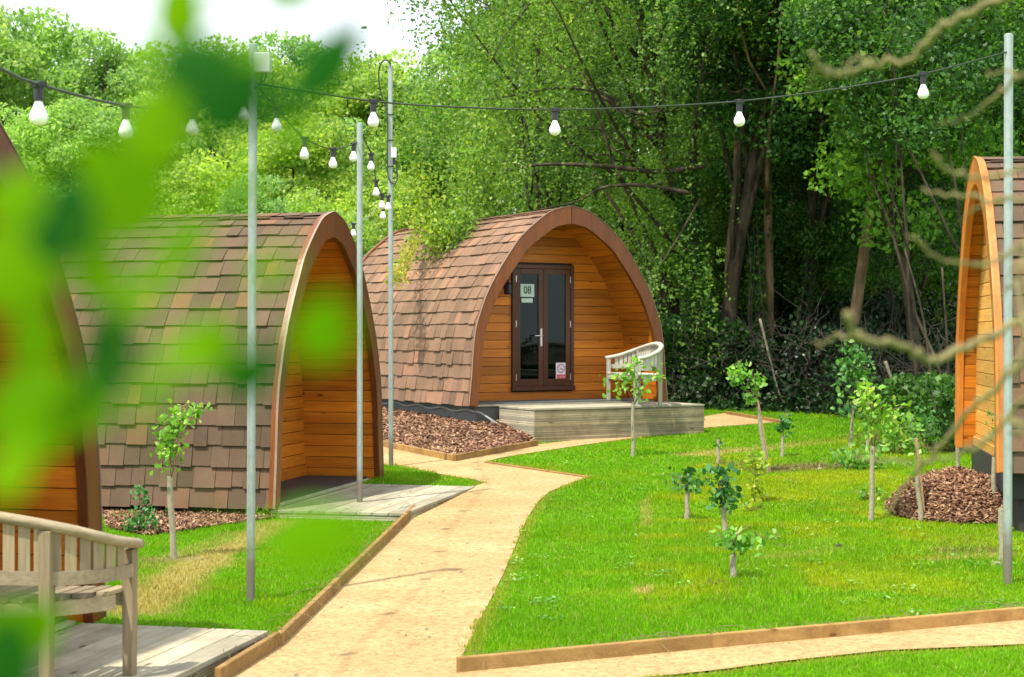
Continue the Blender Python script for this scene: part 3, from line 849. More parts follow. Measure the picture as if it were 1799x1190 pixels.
path_front = [(806,1174),(1250,1134),(1560,1106),(1900,1075),(1900,1126),(1799,1137),(1553,1148),(1367,1168),(1265,1182),(1100,1200),(900,1290),(806,1290)]
sheet('path', path_main, M['sand'], .012).update_tag(); tag(bpy.data.objects['path'], kind='structure')
o = sheet('path', path_front, M['sand'], .016); tag(o, kind='structure')
PM = [G(*p) for p in path_main]; PF = [G(*p) for p in path_front]
bed5 = [(170,893),(190,930),(260,944),(400,925),(490,912),(520,905),(505,885),(350,880)]
bed6 = [(560,768),(700,789),(797,808),(943,781),(910,750),(850,728),(700,715),(560,705)]
B5 = [G(*p) for p in bed5]; B6 = [G(*p) for p in bed6]

# one ground sheet, finer near the camera
gx = np.concatenate([np.linspace(-160,-12,24)[:-1], np.linspace(-12,12,170), np.linspace(12,160,24)[1:]])
gy = np.concatenate([np.linspace(-40,5,12)[:-1], np.linspace(5,30,190), np.linspace(30,220,50)[1:]])
XX, YY = np.meshgrid(gx, gy); ZZ = hz(YY) + .004
ZZ += .02*vnoise(XX, YY, 1.3, 8) * smooth(26, 30, YY)
vs = np.stack([XX, YY, ZZ], -1).reshape(-1, 3); nx, ny = len(gx), len(gy)
fc = [(j*nx+i, j*nx+i+1, (j+1)*nx+i+1, (j+1)*nx+i) for j in range(ny-1) for i in range(nx-1)]
me = bpy.data.meshes.new('ground'); me.from_pydata(vs.tolist(), [], fc); me.update()
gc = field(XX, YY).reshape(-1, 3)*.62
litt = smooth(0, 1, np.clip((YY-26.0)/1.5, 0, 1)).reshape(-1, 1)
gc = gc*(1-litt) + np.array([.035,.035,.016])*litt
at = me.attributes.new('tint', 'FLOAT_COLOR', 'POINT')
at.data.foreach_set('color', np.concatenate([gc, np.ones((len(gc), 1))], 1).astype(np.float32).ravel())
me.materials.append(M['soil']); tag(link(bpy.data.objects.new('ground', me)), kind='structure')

# ------------------------------------------------------------------ grass blades
def rect(c, t, x0, x1, y0, y1):
    a = Vector((-t.y, t.x)); return [c+t*x0+a*y0, c+t*x1+a*y0, c+t*x1+a*y1, c+t*x0+a*y1]
rects = [rect(f5, tA, -.02, 2.5, -1.16, .1), rect(fA, tA, -.6, 2.97, -.98, .1), rect(f6, t6, .42, 3.12, -.9, .1),
         rect(c5, tA, -1.45, 1.45, 0, 5), rect(cA, tA, -1.45, 1.45, 0, 5), rect(c6, t6, -1.45, 1.45, 0, 5), rect(cB, tB, -1.45, 1.45, .1, 5)]
heap_c = Vector((3.98, 14.35))
woods_edge = [G(*p) for p in [(1120,708),(1250,706),(1370,716),(1480,735),(1580,752),(1690,770),(1800,778)]]
def grass_points(rng, y0, y1, dens):
    area_x = .345*y1+.4; n = int((y1-y0)*2*area_x*dens)
    x = rng.uniform(-area_x, area_x, n); y = rng.uniform(y0, y1, n)
    k = np.abs(x) < .335*y+.3
    x, y = x[k], y[k]
    ok = np.ones(x.shape, bool)
    j = (vnoise(x, y, 14, 21)-.5)*.09
    for pl in [PM, PF, B5, B6]: ok &= ~inpoly(x+j, y+j, pl)
    for pl in rects: ok &= ~inpoly(x, y, pl)
    ok &= np.hypot((x-heap_c.x), (y-heap_c.y)) > .75
    we_x = np.array([p.x for p in woods_edge]); we_y = np.array([p.y for p in woods_edge])
    ok &= y < np.interp(x, we_x, we_y) + (vnoise(x, y, 2, 31)-.5)*.8
    d, so = dryness(x, y)
    ok &= rng.rand(len(x)) > .55*d + .85*so
    return x[ok], y[ok]
rng = np.random.RandomState(7)
allV = []; allC = []
for (y0, y1, dens, w, hgt) in ((6.3,9.5,13000,.0034,.034),(9.5,13,8000,.0045,.036),(13,18,4200,.006,.038),(18,28,1800,.009,.042)):
    x, y = grass_points(rng, y0, y1, dens); n = len(x)
    lng = np.clip(vnoise(x, y, .9, 41)*1.3, .6, 1.4)
    h = hgt*rng.uniform(.5, 1.3, n)*lng; a = rng.uniform(0, 2*np.pi, n); ln = h*rng.uniform(.1, .8, n); la = rng.uniform(0, 2*np.pi, n)
    z = hz(y)+.002; ww = w*rng.uniform(.7, 1.3, n)
    v = np.zeros((n, 3, 3))
    v[:,0] = np.stack([x-np.cos(a)*ww, y-np.sin(a)*ww, z], -1); v[:,1] = np.stack([x+np.cos(a)*ww, y+np.sin(a)*ww, z], -1)
    v[:,2] = np.stack([x+np.cos(la)*ln, y+np.sin(la)*ln, z+h], -1)
    c = field(x, y)*rng.uniform(.75, 1.3, (n, 1))
    dm = np.full(n, 9.0)
    for pl in (PM, PF):
        for a_, b_ in zip(pl, pl[1:]+pl[:1]): dm = np.minimum(dm, seg_dist(x, y, a_, b_))
    fr_ = (smooth(.13, .02, dm)*.75*(.4+.6*rng.rand(n)))[:, None]
    c = c*(1-fr_) + np.array([[.42,.36,.05]])*fr_
    dryb = (rng.rand(n) < .035)[:, None]; c = np.where(dryb, np.array([[.45,.38,.14]]), c)
    c = np.repeat(c, 3, 0); c = np.concatenate([c, np.ones((len(c), 1))], 1)
    allV.append(v.reshape(-1, 3)); allC.append(c)
me = np_mesh('lawn_grass', np.concatenate(allV), 3, M['grass'], np.concatenate(allC))
tag(link(bpy.data.objects.new('lawn_grass', me)), 'bright green short lawn grass covering the ground on both sides of the path', 'grass', kind='stuff')
wr = np.random.RandomState(66); wp = []
for k in range(90):
    px = wr.uniform(880, 1790); py = wr.uniform(800, 1100); g = G(px, py); q = wr.randint(6, 26)
    wp.append(np.stack([wr.normal(g.x, .05, q), wr.normal(g.y, .05, q), np.full(q, g.z+.03)+wr.uniform(-.012, .018, q)], -1))
wp = np.concatenate(wp); okk = ~(inpoly(wp[:,0], wp[:,1], PM) | inpoly(wp[:,0], wp[:,1], PF)); wp = wp[okk]
def weed_quads(pts, r):
    n = len(pts); a = r.uniform(0, 6.28, n); d = np.stack([np.cos(a), np.sin(a), r.uniform(-.1,.5,n)], -1); e = np.stack([-np.sin(a), np.cos(a), r.uniform(-.2,.2,n)], -1)
    L = r.uniform(.010, .022, n)[:, None]; v = np.zeros((n,4,3)); v[:,0] = pts-d*L; v[:,1] = pts+e*L*.6; v[:,2] = pts+d*L; v[:,3] = pts-e*L*.6; return v.reshape(-1,3)
tag(link(bpy.data.objects.new('lawn_weeds', np_mesh('lawn_weeds', weed_quads(wp, wr), 4, M['leaf_sap']))), 'scattered clover and small weeds growing in the right lawn', 'weeds', kind='stuff')
# longer tufts
tv = []; tc_ = []
for (px, py, n, hh, sp) in ((1450,905,40,.22,.07),(1460,790,260,.16,.35),(1560,985,500,.13,.45),(1680,1000,300,.12,.5),(1700,960,200,.13,.4),(460,912,120,.13,.12),(1362,940,10,.22,.03),(1300,1040,120,.09,.5),(1490,770,200,.13,.5),(215,915,20,.1,.06),(700,905,60,.06,.3),(1640,900,120,.12,.25)):
    g = G(px, py); x = rng.normal(g.x, sp, n); y = rng.normal(g.y, sp, n)
    a = rng.uniform(0, 6.28, n); h = hh*rng.uniform(.5, 1.2, n); la = rng.uniform(0, 6.28, n); z = hz(y)
    for i in range(n):
        b0 = np.array([x[i], y[i], z[i]]); sd = np.array([math.cos(a[i]), math.sin(a[i]), 0])*.004
        mid = b0+np.array([math.cos(la[i])*h[i]*.15, math.sin(la[i])*h[i]*.15, h[i]*.6]); tip = b0+np.array([math.cos(la[i])*h[i]*.5, math.sin(la[i])*h[i]*.5, h[i]])
        tv += [b0-sd, b0+sd, mid, mid-sd, mid+sd, tip]
        col = field(x[i:i+1], y[i:i+1])[0]*.9+np.array([.0,.03,.0]); tc_ += [list(col)+[1]]*6
me = np_mesh('tall_grass', np.array(tv), 3, M['grass'], np.array(tc_))
tag(link(bpy.data.objects.new('tall_grass', me)), 'longer darker grass tufts among the young saplings on the right lawn', 'grass', kind='stuff')

# ------------------------------------------------------------------ wood chips
def chips(poly, n, zfun, label, seed, name='wood_chips', size=.03):
    r = np.random.RandomState(seed); xs = [p[0] for p in poly]; ys = [p[1] for p in poly]
    x = r.uniform(min(xs), max(xs), n*3); y = r.uniform(min(ys), max(ys), n*3); k = inpoly(x, y, poly); x = x[k][:n]; y = y[k][:n]
    mb = MB()
    for a, b in zip(x, y):
        z = zfun(a, b); L = size*r.uniform(.5, 1.6); w = size*r.uniform(.2, .45); th = size*.12
        M3 = Matrix.Rotation(r.uniform(0, 6.28), 3, 'Z') @ Matrix.Rotation(r.normal(0, .45), 3, 'Y') @ Matrix.Rotation(r.normal(0, .5), 3, 'X')
        c = Vector((a, b, z+.012))
        pts = [Vector((sx*L*(1 if sy > 0 else .85), sy*w, sz*th)) for sz in (-1, 1) for sx, sy in ((-1,-1),(1,-1),(1,1),(-1,1))]
        mb.hexa([c+M3@p for p in pts])
    # base surface
    return tag(mb.build(name, M['chip']), label, 'wood chips', kind='stuff')
def bank6(x, y):
    # rises towards the pod
    q = Vector((x, y))-c6; lx = q.dot(t6); d = max(0, min(1, (lx+PW/2+1.75)/1.75)); return H(x, y)+.02+.30*d*d*(3-2*d)*max(0,min(1,(14+q.dot(a6))/12)) 
def zb6(x, y):
    q = Vector((x, y))-c6; lx = q.dot(t6); ly = q.dot(a6)
    d = max(0, min(1, (lx+PW/2+1.5)/1.5)); e = max(0, min(1, (ly+1.1)/1.1))
    return H(x, y)+.025+.17*d*e
chips([(p.x, p.y) for p in B6], 9000, zb6, 'wood chip bed below the shingled side of the pod with glazed doors', 5, size=.034)
chips([(p.x, p.y) for p in B5], 3600, lambda x, y: H(x, y)+.015, 'wood chip strip along the base of the pod behind the tall pole', 6, size=.026)
def heap_z(x, y):
    r = math.hypot((x-heap_c.x)/.60, (y-heap_c.y)/.85); return H(x, y)+.46*max(0, 1-r**2.8)*.74+.04*math.sin(x*9)*math.cos(y*8)*max(0,1-r)
hp_poly = [(heap_c.x+.60*math.cos(a), heap_c.y+.85*math.sin(a)) for a in np.linspace(0, 6.28, 24)[:-1]]
hb = chips(hp_poly, 5200, heap_z, 'heap of wood chips piled at the foot of the right hand pod', 7, 'wood_chip_heap', .034)
def cover(poly, zf, name, mat, n=26):
    xs = [p[0] for p in poly]; ys = [p[1] for p in poly]; gx = np.linspace(min(xs), max(xs), n*2); gy = np.linspace(min(ys), max(ys), n*2)
    X, Y = np.meshgrid(gx, gy); I = inpoly(X, Y, poly); mb = MB(); idx = {}
    for j in range(len(gy)-1):
        for i in range(len(gx)-1):
            if I[j,i] and I[j+1,i] and I[j,i+1] and I[j+1,i+1]:
                q = []
                for jj, ii in ((j,i),(j,i+1),(j+1,i+1),(j+1,i)):
                    if (jj,ii) not in idx: idx[(jj,ii)] = len(mb.v); mb.v.append((gx[ii], gy[jj], zf(gx[ii], gy[jj])))
                    q.append(idx[(jj,ii)])
                mb.f.append(tuple(q))
    return tag(mb.build(name, mat, smooth=True), kind='structure')
cover([(p.x, p.y) for p in B6], zb6, 'bark_bed', M['chip_base']); cover([(p.x, p.y) for p in B5], lambda x, y: H(x, y)+.012, 'bark_bed', M['chip_base'], 40)
cover(hp_poly, heap_z, 'bark_bed', M['chip_base'])

# ------------------------------------------------------------------ foliage
def leaf_quads(pts, size, r, aspect=.62, flat=.0, cup=.12):
    n = len(pts); d = r.normal(size=(n, 3)); d[:,2] *= (1-flat); d /= np.linalg.norm(d, axis=1)[:, None]
    e = r.normal(size=(n, 3)); e -= (e*d).sum(1)[:, None]*d; e /= np.linalg.norm(e, axis=1)[:, None]
    nn = np.cross(d, e); L = (size*r.uniform(.6, 1.25, n))[:, None]; w = L*aspect
    v = np.zeros((n, 4, 3)); v[:,0] = pts-d*L*.5; v[:,1] = pts+e*w*.5+nn*L*cup-d*L*.06; v[:,2] = pts+d*L*.5; v[:,3] = pts-e*w*.5+nn*L*cup-d*L*.06
    return v.reshape(-1, 3)
def broad_leaves(pts, size, r, aspect=.62):
    """six-sided leaves, for plants near the camera"""
    n = len(pts); d = r.normal(size=(n, 3)); d /= np.linalg.norm(d, axis=1)[:, None]
    e = r.normal(size=(n, 3)); e -= (e*d).sum(1)[:, None]*d; e /= np.linalg.norm(e, axis=1)[:, None]; nn = np.cross(d, e)
    L = (size*r.uniform(.6, 1.25, n))[:, None]; w = L*aspect*.5; v = np.zeros((n, 6, 3))
    for k, (a, b, c) in enumerate(((-.5,0,0),(-.22,1,.1),(.18,.85,.1),(.5,0,-.05),(.18,-.85,.1),(-.22,-1,.1))):
        v[:,k] = pts+d*L*a+e*w*b+nn*L*c
    return v.reshape(-1, 3)

def limb(mb, a, b, r0, r1, rr, wob=.12, n=6, sag=0):
    a = Vector(a); b = Vector(b); L = (b-a).length; pts = []; off = Vector((0,0,0))
    for k in range(n+1):
        t = k/n
        if 0 < k < n: off = off + Vector((rr.gauss(0,1), rr.gauss(0,1), rr.gauss(0,1)))*wob*L/n
        pts.append(a.lerp(b, t)+off*math.sin(math.pi*min(1, t*1.0))**.5 + Vector((0,0,-sag*L*t*t+sag*L*t*.6)))
    mb.tube(pts, [r0+(r1-r0)*(k/n)**.8 for k in range(n+1)], 7, cap=True)
    return pts

def crown_points(rr, r, n, clumps, cr, kind='round'):
    """n leaves shared between clump centres"""
    per = np.array([c[3] for c in clumps]); per = per/per.sum(); cnt = np.maximum(1, (per*n).astype(int)); out = []
    for (cx, cy, cz, wt), m in zip(clumps, cnt):
        if kind == 'weep':
            ns = max(2, m//32)
            for _ in range(ns):
                mm = max(6, m//ns); t = np.sort(r.rand(mm)); ln = r.uniform(.5, 1.9)*cr*1.6
                dx, dy = r.normal(0, .22, 2)*ln
                sx, sy, sz = r.normal(0, cr*.55, 3)
                out.append(np.stack([cx+sx+dx*t+r.normal(0,.045,mm), cy+sy+dy*t+r.normal(0,.045,mm), cz+sz*.5-ln*t**1.2+r.normal(0,.05,mm)], -1))
        else:
            v = r.normal(size=(m, 3)); v /= np.linalg.norm(v, axis=1)[:, None]
            rad = cr*np.sqrt(wt)*r.uniform(.25, 1, m)**.6
            out.append(np.array([cx, cy, cz])+v*rad[:, None]*np.array([1.15,1.15,.72]))
    return np.concatenate(out)

def tree_meshes(seed, hgt, cw, c0, leaf, nleaf, mat, bmat, trunk_r, lean=(0,0), kind='round', nclump=70, cr=.9, limbs=12, stems=1, crx=None):
    """origin at trunk base; crown from height c0 to hgt, half width cw"""
    rr = random.Random(seed); r = np.random.RandomState(seed); mb = MB()
    tip = Vector((lean[0], lean[1], hgt*.93)); trunks = []
    for s in range(stems):
        b = Vector((.0, 0, -.1)) if stems == 1 else Vector((-.24+.52*s, rr.uniform(-.2,.2), -.1))
        tt = tip + (Vector((0,0,0)) if stems == 1 else (Vector((-.3+.75*s, 0, 0)) if stems == 2 else Vector((rr.uniform(-1,1)*cw*.5, rr.uniform(-1,1)*cw*.4, rr.uniform(-.2,0)*hgt))))
        trunks.append(limb(mb, b, tt, trunk_r, trunk_r*.18, rr, .10, 9))
    cz = (c0+hgt)/2; ch = (hgt-c0)/2; clumps = []
    ends = []
    for k in range(limbs):
        tr = trunks[k % stems]; i = rr.randint(max(1, int(len(tr)*c0/hgt*.8)), len(tr)-2); a = tr[i]
        th = rr.uniform(0, 6.28); ph = rr.uniform(-.5, 1.0); rad = rr.uniform(.65, .98)
        e = Vector((lean[0]*.8+math.cos(th)*cw*rad*math.cos(ph*.8), lean[1]*.8+math.sin(th)*cw*rad*math.cos(ph*.8), cz+ch*math.sin(ph)*.9))
        if e.z < a.z-.3 and kind != 'weep': e.z = a.z+.3
        pts = limb(mb, a, e, trunk_r*.38*(1-i/len(tr)*.4), trunk_r*.05, rr, .16, 6); ends.append(pts)
        for q in range(2):
            p = pts[rr.randint(2, 5)]; e2 = p+Vector((rr.gauss(0,1), rr.gauss(0,1), rr.gauss(0,.6)))*cw*.28
            ends.append(limb(mb, p, e2, trunk_r*.12, trunk_r*.03, rr, .2, 4))
    for k in range(nclump):
        if rr.random() < .55:
            pts = rr.choice(ends); p = pts[rr.randint(len(pts)//2, len(pts)-1)] + Vector((rr.gauss(0,1), rr.gauss(0,1), rr.gauss(0,1)))*cr*.3
        else:
            th = rr.uniform(0, 6.28); u = rr.uniform(-.85, 1); rad = math.sqrt(max(0, 1-u*u))*rr.uniform(.55, 1.0)
            p = Vector((lean[0]*.8+math.cos(th)*cw*rad, lean[1]*.8+math.sin(th)*cw*rad, cz+ch*u))
        clumps.append((p.x, p.y, p.z, rr.uniform(.35, 1.5)))
    pts = crown_points(rr, r, nleaf, clumps, cr, kind)
    lm = np_mesh('crown', leaf_quads(pts, leaf, r), 4, mat)
    me = bpy.data.meshes.new('trunk'); me.from_pydata(mb.v, [], mb.f); me.update()
    me.polygons.foreach_set('use_smooth', [True]*len(me.polygons)); me.materials.append(bmat)
    return me, lm
def place_tree(name, meshes, loc, rz, sc, label, cat='tree', group=None):
    root = empty(name, loc, rz, label, cat, group); root.scale = (sc, sc, sc) if not hasattr(sc, '__len__') else sc
    link(bpy.data.objects.new('trunk', meshes[0]), root); link(bpy.data.objects.new('crown', meshes[1]), root)
    return root
def W(px, d): 
    x = (px-CX)/F*d; return (x, d, H(x, d))

# --- left hillside, three shared shapes
hill = [tree_meshes(101, 8.5, 3.0, 1.0, .20, 26000, M['leaf_hill'], M['bark'], .17, nclump=85, cr=.85),
        tree_meshes(102, 9.5, 2.6, 1.2, .19, 26000, M['leaf_hill_cool'], M['bark'], .18, nclump=80, cr=.8),
        tree_meshes(103, 7.2, 3.3, .6, .20, 26000, M['leaf_hill'], M['bark'], .15, nclump=90, cr=.85)]
hl = [(-60,58,1,1.08),(60,62,0,1.18),(190,60,1,.98),(300,63,2,1.22),(400,58,0,1.02),(500,64,1,1.02),(610,60,0,.98),(700,66,2,1.22),(790,60,1,.95),
      (0,46,2,.82),(130,44,0,.70),(260,46,1,.66),(390,45,2,.72),(520,44,0,.66),(600,48,1,.60),(670,43,2,.56),(745,47,0,.66),(560,38,2,.50),(455,37,1,.42)]
for i, (px, d, k, s) in enumerate(hl):
    far = d > 50
    place_tree('hillside_tree', hill[k], W(px, d), i*1.7, s, 'sunlit leafy tree on the hillside skyline behind the left pods' if far else 'lower bushy tree in front of the skyline trees behind the left pods', group='skyline trees on the left hillside' if far else 'lower trees on the left hillside')

# --- bright trees behind the right woods
back = [tree_meshes(111, 11.5, 3.2, .6, .15, 30000, M['leaf_back'], M['bark'], .2, nclump=95, cr=1.0),
        tree_meshes(112, 12.5, 2.9, .8, .15, 30000, M['leaf_lime'], M['bark'], .2, nclump=95, cr=.95)]
for i, (px, d, k, s) in enumerate([(1450,35,0,.6),(1560,36,1,.62),(1660,34,0,.6),(1330,35,1,.6),(1750,33,1,.6),(850,47,0,.72),(960,44,1,.80),(1060,41,0,.95),(1180,43,1,1.05),(1290,40,0,1.05),(1400,43,1,1.1),(1510,40,0,1.05),(1620,43,1,1.1),(1740,40,0,1.05),(1850,43,1,1.0),(1130,52,1,1.3),(1350,53,0,1.4),(1580,53,1,1.4),(1790,53,0,1.4)]):
    place_tree('woodland_tree', back[k], W(px, d), i*2.1+.4, s, 'sunlit tree glimpsed through the gaps behind the dark woodland trunks', group='sunlit trees behind the woodland edge')

# --- woodland edge, each tree its own
place_tree('birch_tree', tree_meshes(121, 12.0, 4.0, 2.4, .075, 66000, M['leaf_birch'], M['bark'], .15, lean=(-2.4,-.5), kind='weep', nclump=150, cr=.62, limbs=22), W(1235, 28.5), 0, 1, 'large weeping birch hanging pale green strands over the roof of the door pod', 'tree')
place_tree('birch_tree', tree_meshes(122, 11.0, 2.0, 2.6, .075, 26000, M['leaf_birch'], M['bark'], .10, lean=(.2,.3), kind='weep', nclump=80, cr=.6, limbs=16), W(965, 32), 1, 1, 'slimmer weeping birch rising behind the shingled roof against the sky', 'tree')
place_tree('ivy_clad_tree', tree_meshes(123, 11.5, 2.2, 3.0, .085, 36000, M['leaf_dark'], M['bark'], .17, lean=(-.7,-1.3), nclump=75, cr=.62, limbs=14), W(1262, 27.3), 2, 1, 'dark ivy clad tree directly right of the birch, thick leaning trunk', 'tree')
place_tree('twin_trunk_tree', tree_meshes(124, 12.0, 2.6, 5.0, .085, 36000, M['leaf_dark'], M['bark_warm'], .125, lean=(.1,-1.2), nclump=80, cr=.62, limbs=14, stems=2), W(1312, 27.8), 0, 1, 'tree with two upright brown trunks standing side by side in the woodland', 'tree')
place_tree('leaning_tree', tree_meshes(125, 11.5, 2.7, 4.2, .095, 34000, M['leaf_lime'], M['bark'], .13, lean=(1.1,-1.3), nclump=80, cr=.65, limbs=14), W(1395, 28.5), 0, 1, 'dark leaning tree with bright broad leaves right of the twin trunks', 'tree')
place_tree('leaning_tree', tree_meshes(126, 11.5, 2.8, 4.4, .09, 34000, M['leaf_dark'], M['bark_warm'], .125, lean=(1.0,-1.3), nclump=80, cr=.65, limbs=14), W(1487, 27.2), 0, 1, 'reddish brown trunked tree leaning right, nearest the thin multi stemmed tree', 'tree')
place_tree('broad_leaf_tree', tree_meshes(127, 8.2, 2.1, 3.3, .115, 20000, M['leaf_lime'], M['bark'], .12, lean=(-.6,-.3), nclump=60, cr=.6, limbs=14), W(1610, 24.5), 0, 1, 'broad leaved tree with large light leaves above the right hand pod', 'tree')
place_tree('multi_stem_tree', tree_meshes(128, 7.5, 1.6, 3.6, .085, 15000, M['leaf_dark'], M['bark'], .035, lean=(-.4,0), nclump=55, cr=.5, limbs=14, stems=4), W(1655, 22.5), 0, 1, 'cluster of thin pale stems beside the right hand pod', 'tree')
place_tree('dark_tree', tree_meshes(129, 10.5, 2.8, 1.8, .09, 36000, M['leaf_dark'], M['bark'], .2, lean=(.2,0), nclump=85, cr=.7, limbs=14), W(1800, 26), 0, 1, 'dark leafy tree filling the upper right corner behind the end pole', 'tree')
place_tree('dark_tree', tree_meshes(130, 9.0, 2.6, 1.0, .10, 30000, M['leaf_dark'], M['bark'], .16, nclump=80, cr=.7, limbs=14), W(1580, 31.5), 0, 1, 'dark bushy tree in shade behind the leaning trunks', 'tree')
place_tree('dark_tree', tree_meshes(131, 8.0, 2.4, .4, .10, 26000, M['leaf_lime'], M['bark'], .14, nclump=80, cr=.65, limbs=14), W(1120, 33), 0, 1, 'mid green bushy tree just right of the door pod arch', 'tree')
place_tree('dark_tree', tree_meshes(132, 9.5, 2.6, 1.0, .10, 30000, M['leaf_dark'], M['bark'], .16, nclump=80, cr=.7, limbs=14), W(1390, 32.5), 1, 1, 'dark tree behind the twin trunks, crown low to the ground', 'tree')

for i, (px, d, h, cw, mt, lb) in enumerate([(1270,29.2,5.2,1.5,'leaf_lime','slender young tree filling the gap left of the twin trunks'),(1372,28.6,4.9,1.3,'leaf_dark','young tree between the twin trunks and the bright leaved leaning tree'),
        (1450,29.4,5.0,1.5,'leaf_lime','young mid green tree between the two leaning trunks'),(1565,28.0,5.2,1.6,'leaf_dark','young tree right of the reddish leaning trunk'),(1225,30.5,5.5,1.6,'leaf_back','bright young tree just right of the door pod, behind the ivy trunk')]):
    place_tree('young_tree', tree_meshes(140+i, h, cw, 1.3, .075, 15000, M[mt], M['bark'], .05, nclump=55, cr=.42, limbs=14), W(px, d), 0, 1, lb)
# --- shrubs and ivy bank
def shrub(name, loc, w, h, n, leaf, mat, label, seed, cat='shrub', twigs=26, group=None, dep=None):
    r = np.random.RandomState(seed); rr = random.Random(seed); root = empty(name, loc, 0, label, cat, group); mb = MB(); ends = []
    for k in range(twigs):
        th = rr.uniform(0, 6.28); e = Vector((math.cos(th)*w*rr.uniform(.2, .95), math.sin(th)*(dep or w)*rr.uniform(.2,.9), h*rr.uniform(.4, 1.0)))
        ends.append(limb(mb, (e.x*.25, e.y*.25, -.05), e, .013*rr.uniform(.6,1.8), .004, rr, .25, 6))
    mb.build('stems', M['twigdark'], root)
    cl = [(rr.uniform(-1,1)*w*.85, rr.uniform(-1,1)*(dep or w)*.85, h*rr.uniform(.08,.9), rr.uniform(.4,1.4)) for _ in range(40)]
    pts = crown_points(rr, r, n, cl, w*.27); pts[:,2] = np.abs(pts[:,2])
    me = np_mesh('foliage', leaf_quads(pts, leaf, r, .75), 4, mat); link(bpy.data.objects.new('foliage', me), root)
    return root
M['twigdark'] = plain('dark_twig', (.042,.034,.024), .9, var=.5, scale=6)
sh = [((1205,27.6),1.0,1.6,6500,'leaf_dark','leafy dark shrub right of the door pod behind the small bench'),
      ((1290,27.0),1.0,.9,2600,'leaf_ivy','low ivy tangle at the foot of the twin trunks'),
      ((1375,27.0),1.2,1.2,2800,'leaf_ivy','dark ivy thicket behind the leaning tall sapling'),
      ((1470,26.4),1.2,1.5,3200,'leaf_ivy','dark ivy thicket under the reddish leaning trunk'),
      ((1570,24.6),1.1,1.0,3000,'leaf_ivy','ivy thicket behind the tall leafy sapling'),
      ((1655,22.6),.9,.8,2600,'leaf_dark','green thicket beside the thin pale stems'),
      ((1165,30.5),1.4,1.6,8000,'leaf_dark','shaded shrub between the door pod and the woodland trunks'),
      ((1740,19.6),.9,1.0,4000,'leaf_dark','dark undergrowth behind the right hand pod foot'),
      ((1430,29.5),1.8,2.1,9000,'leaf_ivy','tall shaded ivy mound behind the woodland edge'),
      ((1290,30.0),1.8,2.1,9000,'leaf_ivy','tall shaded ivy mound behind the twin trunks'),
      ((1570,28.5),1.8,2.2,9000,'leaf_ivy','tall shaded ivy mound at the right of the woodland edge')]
for i, ((px, d), w, h, n, mt, lb) in enumerate(sh):
    shrub('woodland_shrub', W(px, d), w, h, n, .085, M[mt], lb, 200+i, dep=.8)
# ivy sleeve on the trunks, as shrub-like thing
def climber(px0, py0, px1, py1, d, w, n, label, seed):
    a = P(px0, py0, d); b = P(px1, py1, d); r = np.random.RandomState(seed); t = r.rand(n)[:, None]; ang = r.uniform(0, 6.28, n)
    rad = (w*(.5+.6*r.rand(n))*(1-.4*t[:,0]))
    pts = np.array(a)*(1-t)+np.array(b)*t+np.stack([np.cos(ang)*rad, np.sin(ang)*rad, r.normal(0,.05,n)], -1)
    o = np.array(a); root = empty('climbing_ivy', a, 0, label, 'ivy')
    link(bpy.data.objects.new('foliage', np_mesh('ivy', leaf_quads(pts-o, .075, r, .85), 4, M['leaf_dark'])), root)
    mb = MB(); rr = random.Random(seed)
    for k in range(5): limb(mb, Vector((rr.uniform(-.2,.2), -.15, -.3)), (b-a)+Vector((rr.uniform(-.1,.1), -.1, -.2)), .018, .006, rr, .06, 8)
    mb.build('stems', M['twigdark'], root)
climber(1245, 700, 1203, 290, 27.0, .33, 5200, 'ivy climbing the thick leaning trunk right of the birch', 301)
climber(1335, 700, 1322, 330, 27.4, .20, 2200, 'ivy climbing the right hand one of the twin trunks', 302)
climber(1400, 640, 1436, 330, 28.0, .16, 1300, 'ivy climbing the dark leaning trunk with bright leaves', 303)
# visible dark limbs and trunks
def branch(name, pts, d, r0, r1, label, mat='bark', cat='branch', dy=0, group=None):
    c = cat_pts = cat_([P(x, y, d+dy*i) for i, (x, y) in enumerate(pts)]); o = c[0]; m = MB(); n = len(c)
    m.tube([p-o for p in c], [r0+(r1-r0)*i/(n-1) for i in range(n)], 8)
    ob = m.build(name, M[mat], smooth=True); ob.location = o; return tag(ob, label, cat, group)
cat_ = cat
branch('bare_branch', [(1240,290),(1160,302),(1060,292),(960,289),(900,298),(850,310)], 26.6, .05, .012, 'long dark horizontal branch above the arch of the door pod')
branch('bare_branch', [(1215,340),(1130,326),(1060,330),(1010,355),(930,372)], 26.4, .04, .010, 'dark curved branch just above the apex of the door pod')
branch('bare_branch', [(1200,190),(1120,200),(1060,165),(985,155),(900,168),(845,176)], 27.2, .045, .010, 'dark branch high up crossing the weeping birch near the long festoon cable')
branch('bare_branch', [(1230,350),(1190,420),(1160,470),(1145,520)], 26.0, .02, .008, 'thin dark drooping branch right of the door pod arch')
branch('bare_branch', [(1335,560),(1355,640),(1368,690),(1380,712)], 25.8, .022, .012, 'thin pale stick standing in the ivy behind the tall leaning sapling', 'bark_pale')
branch('bare_branch', [(1555,635),(1570,670),(1600,690),(1625,708)], 22.5, .026, .012, 'pale curving stick lying in the ivy left of the right hand pod', 'bark_pale')
branch('bare_branch', [(1590,440),(1622,560),(1640,700),(1650,760)], 21.6, .012, .02, 'slender pale stem left of the thin stem cluster', 'bark')
branch('bare_branch', [(1655,470),(1664,600),(1668,690),(1672,770)], 21.0, .014, .018, 'straight thin upright stem nearest the right hand pod', 'bark')
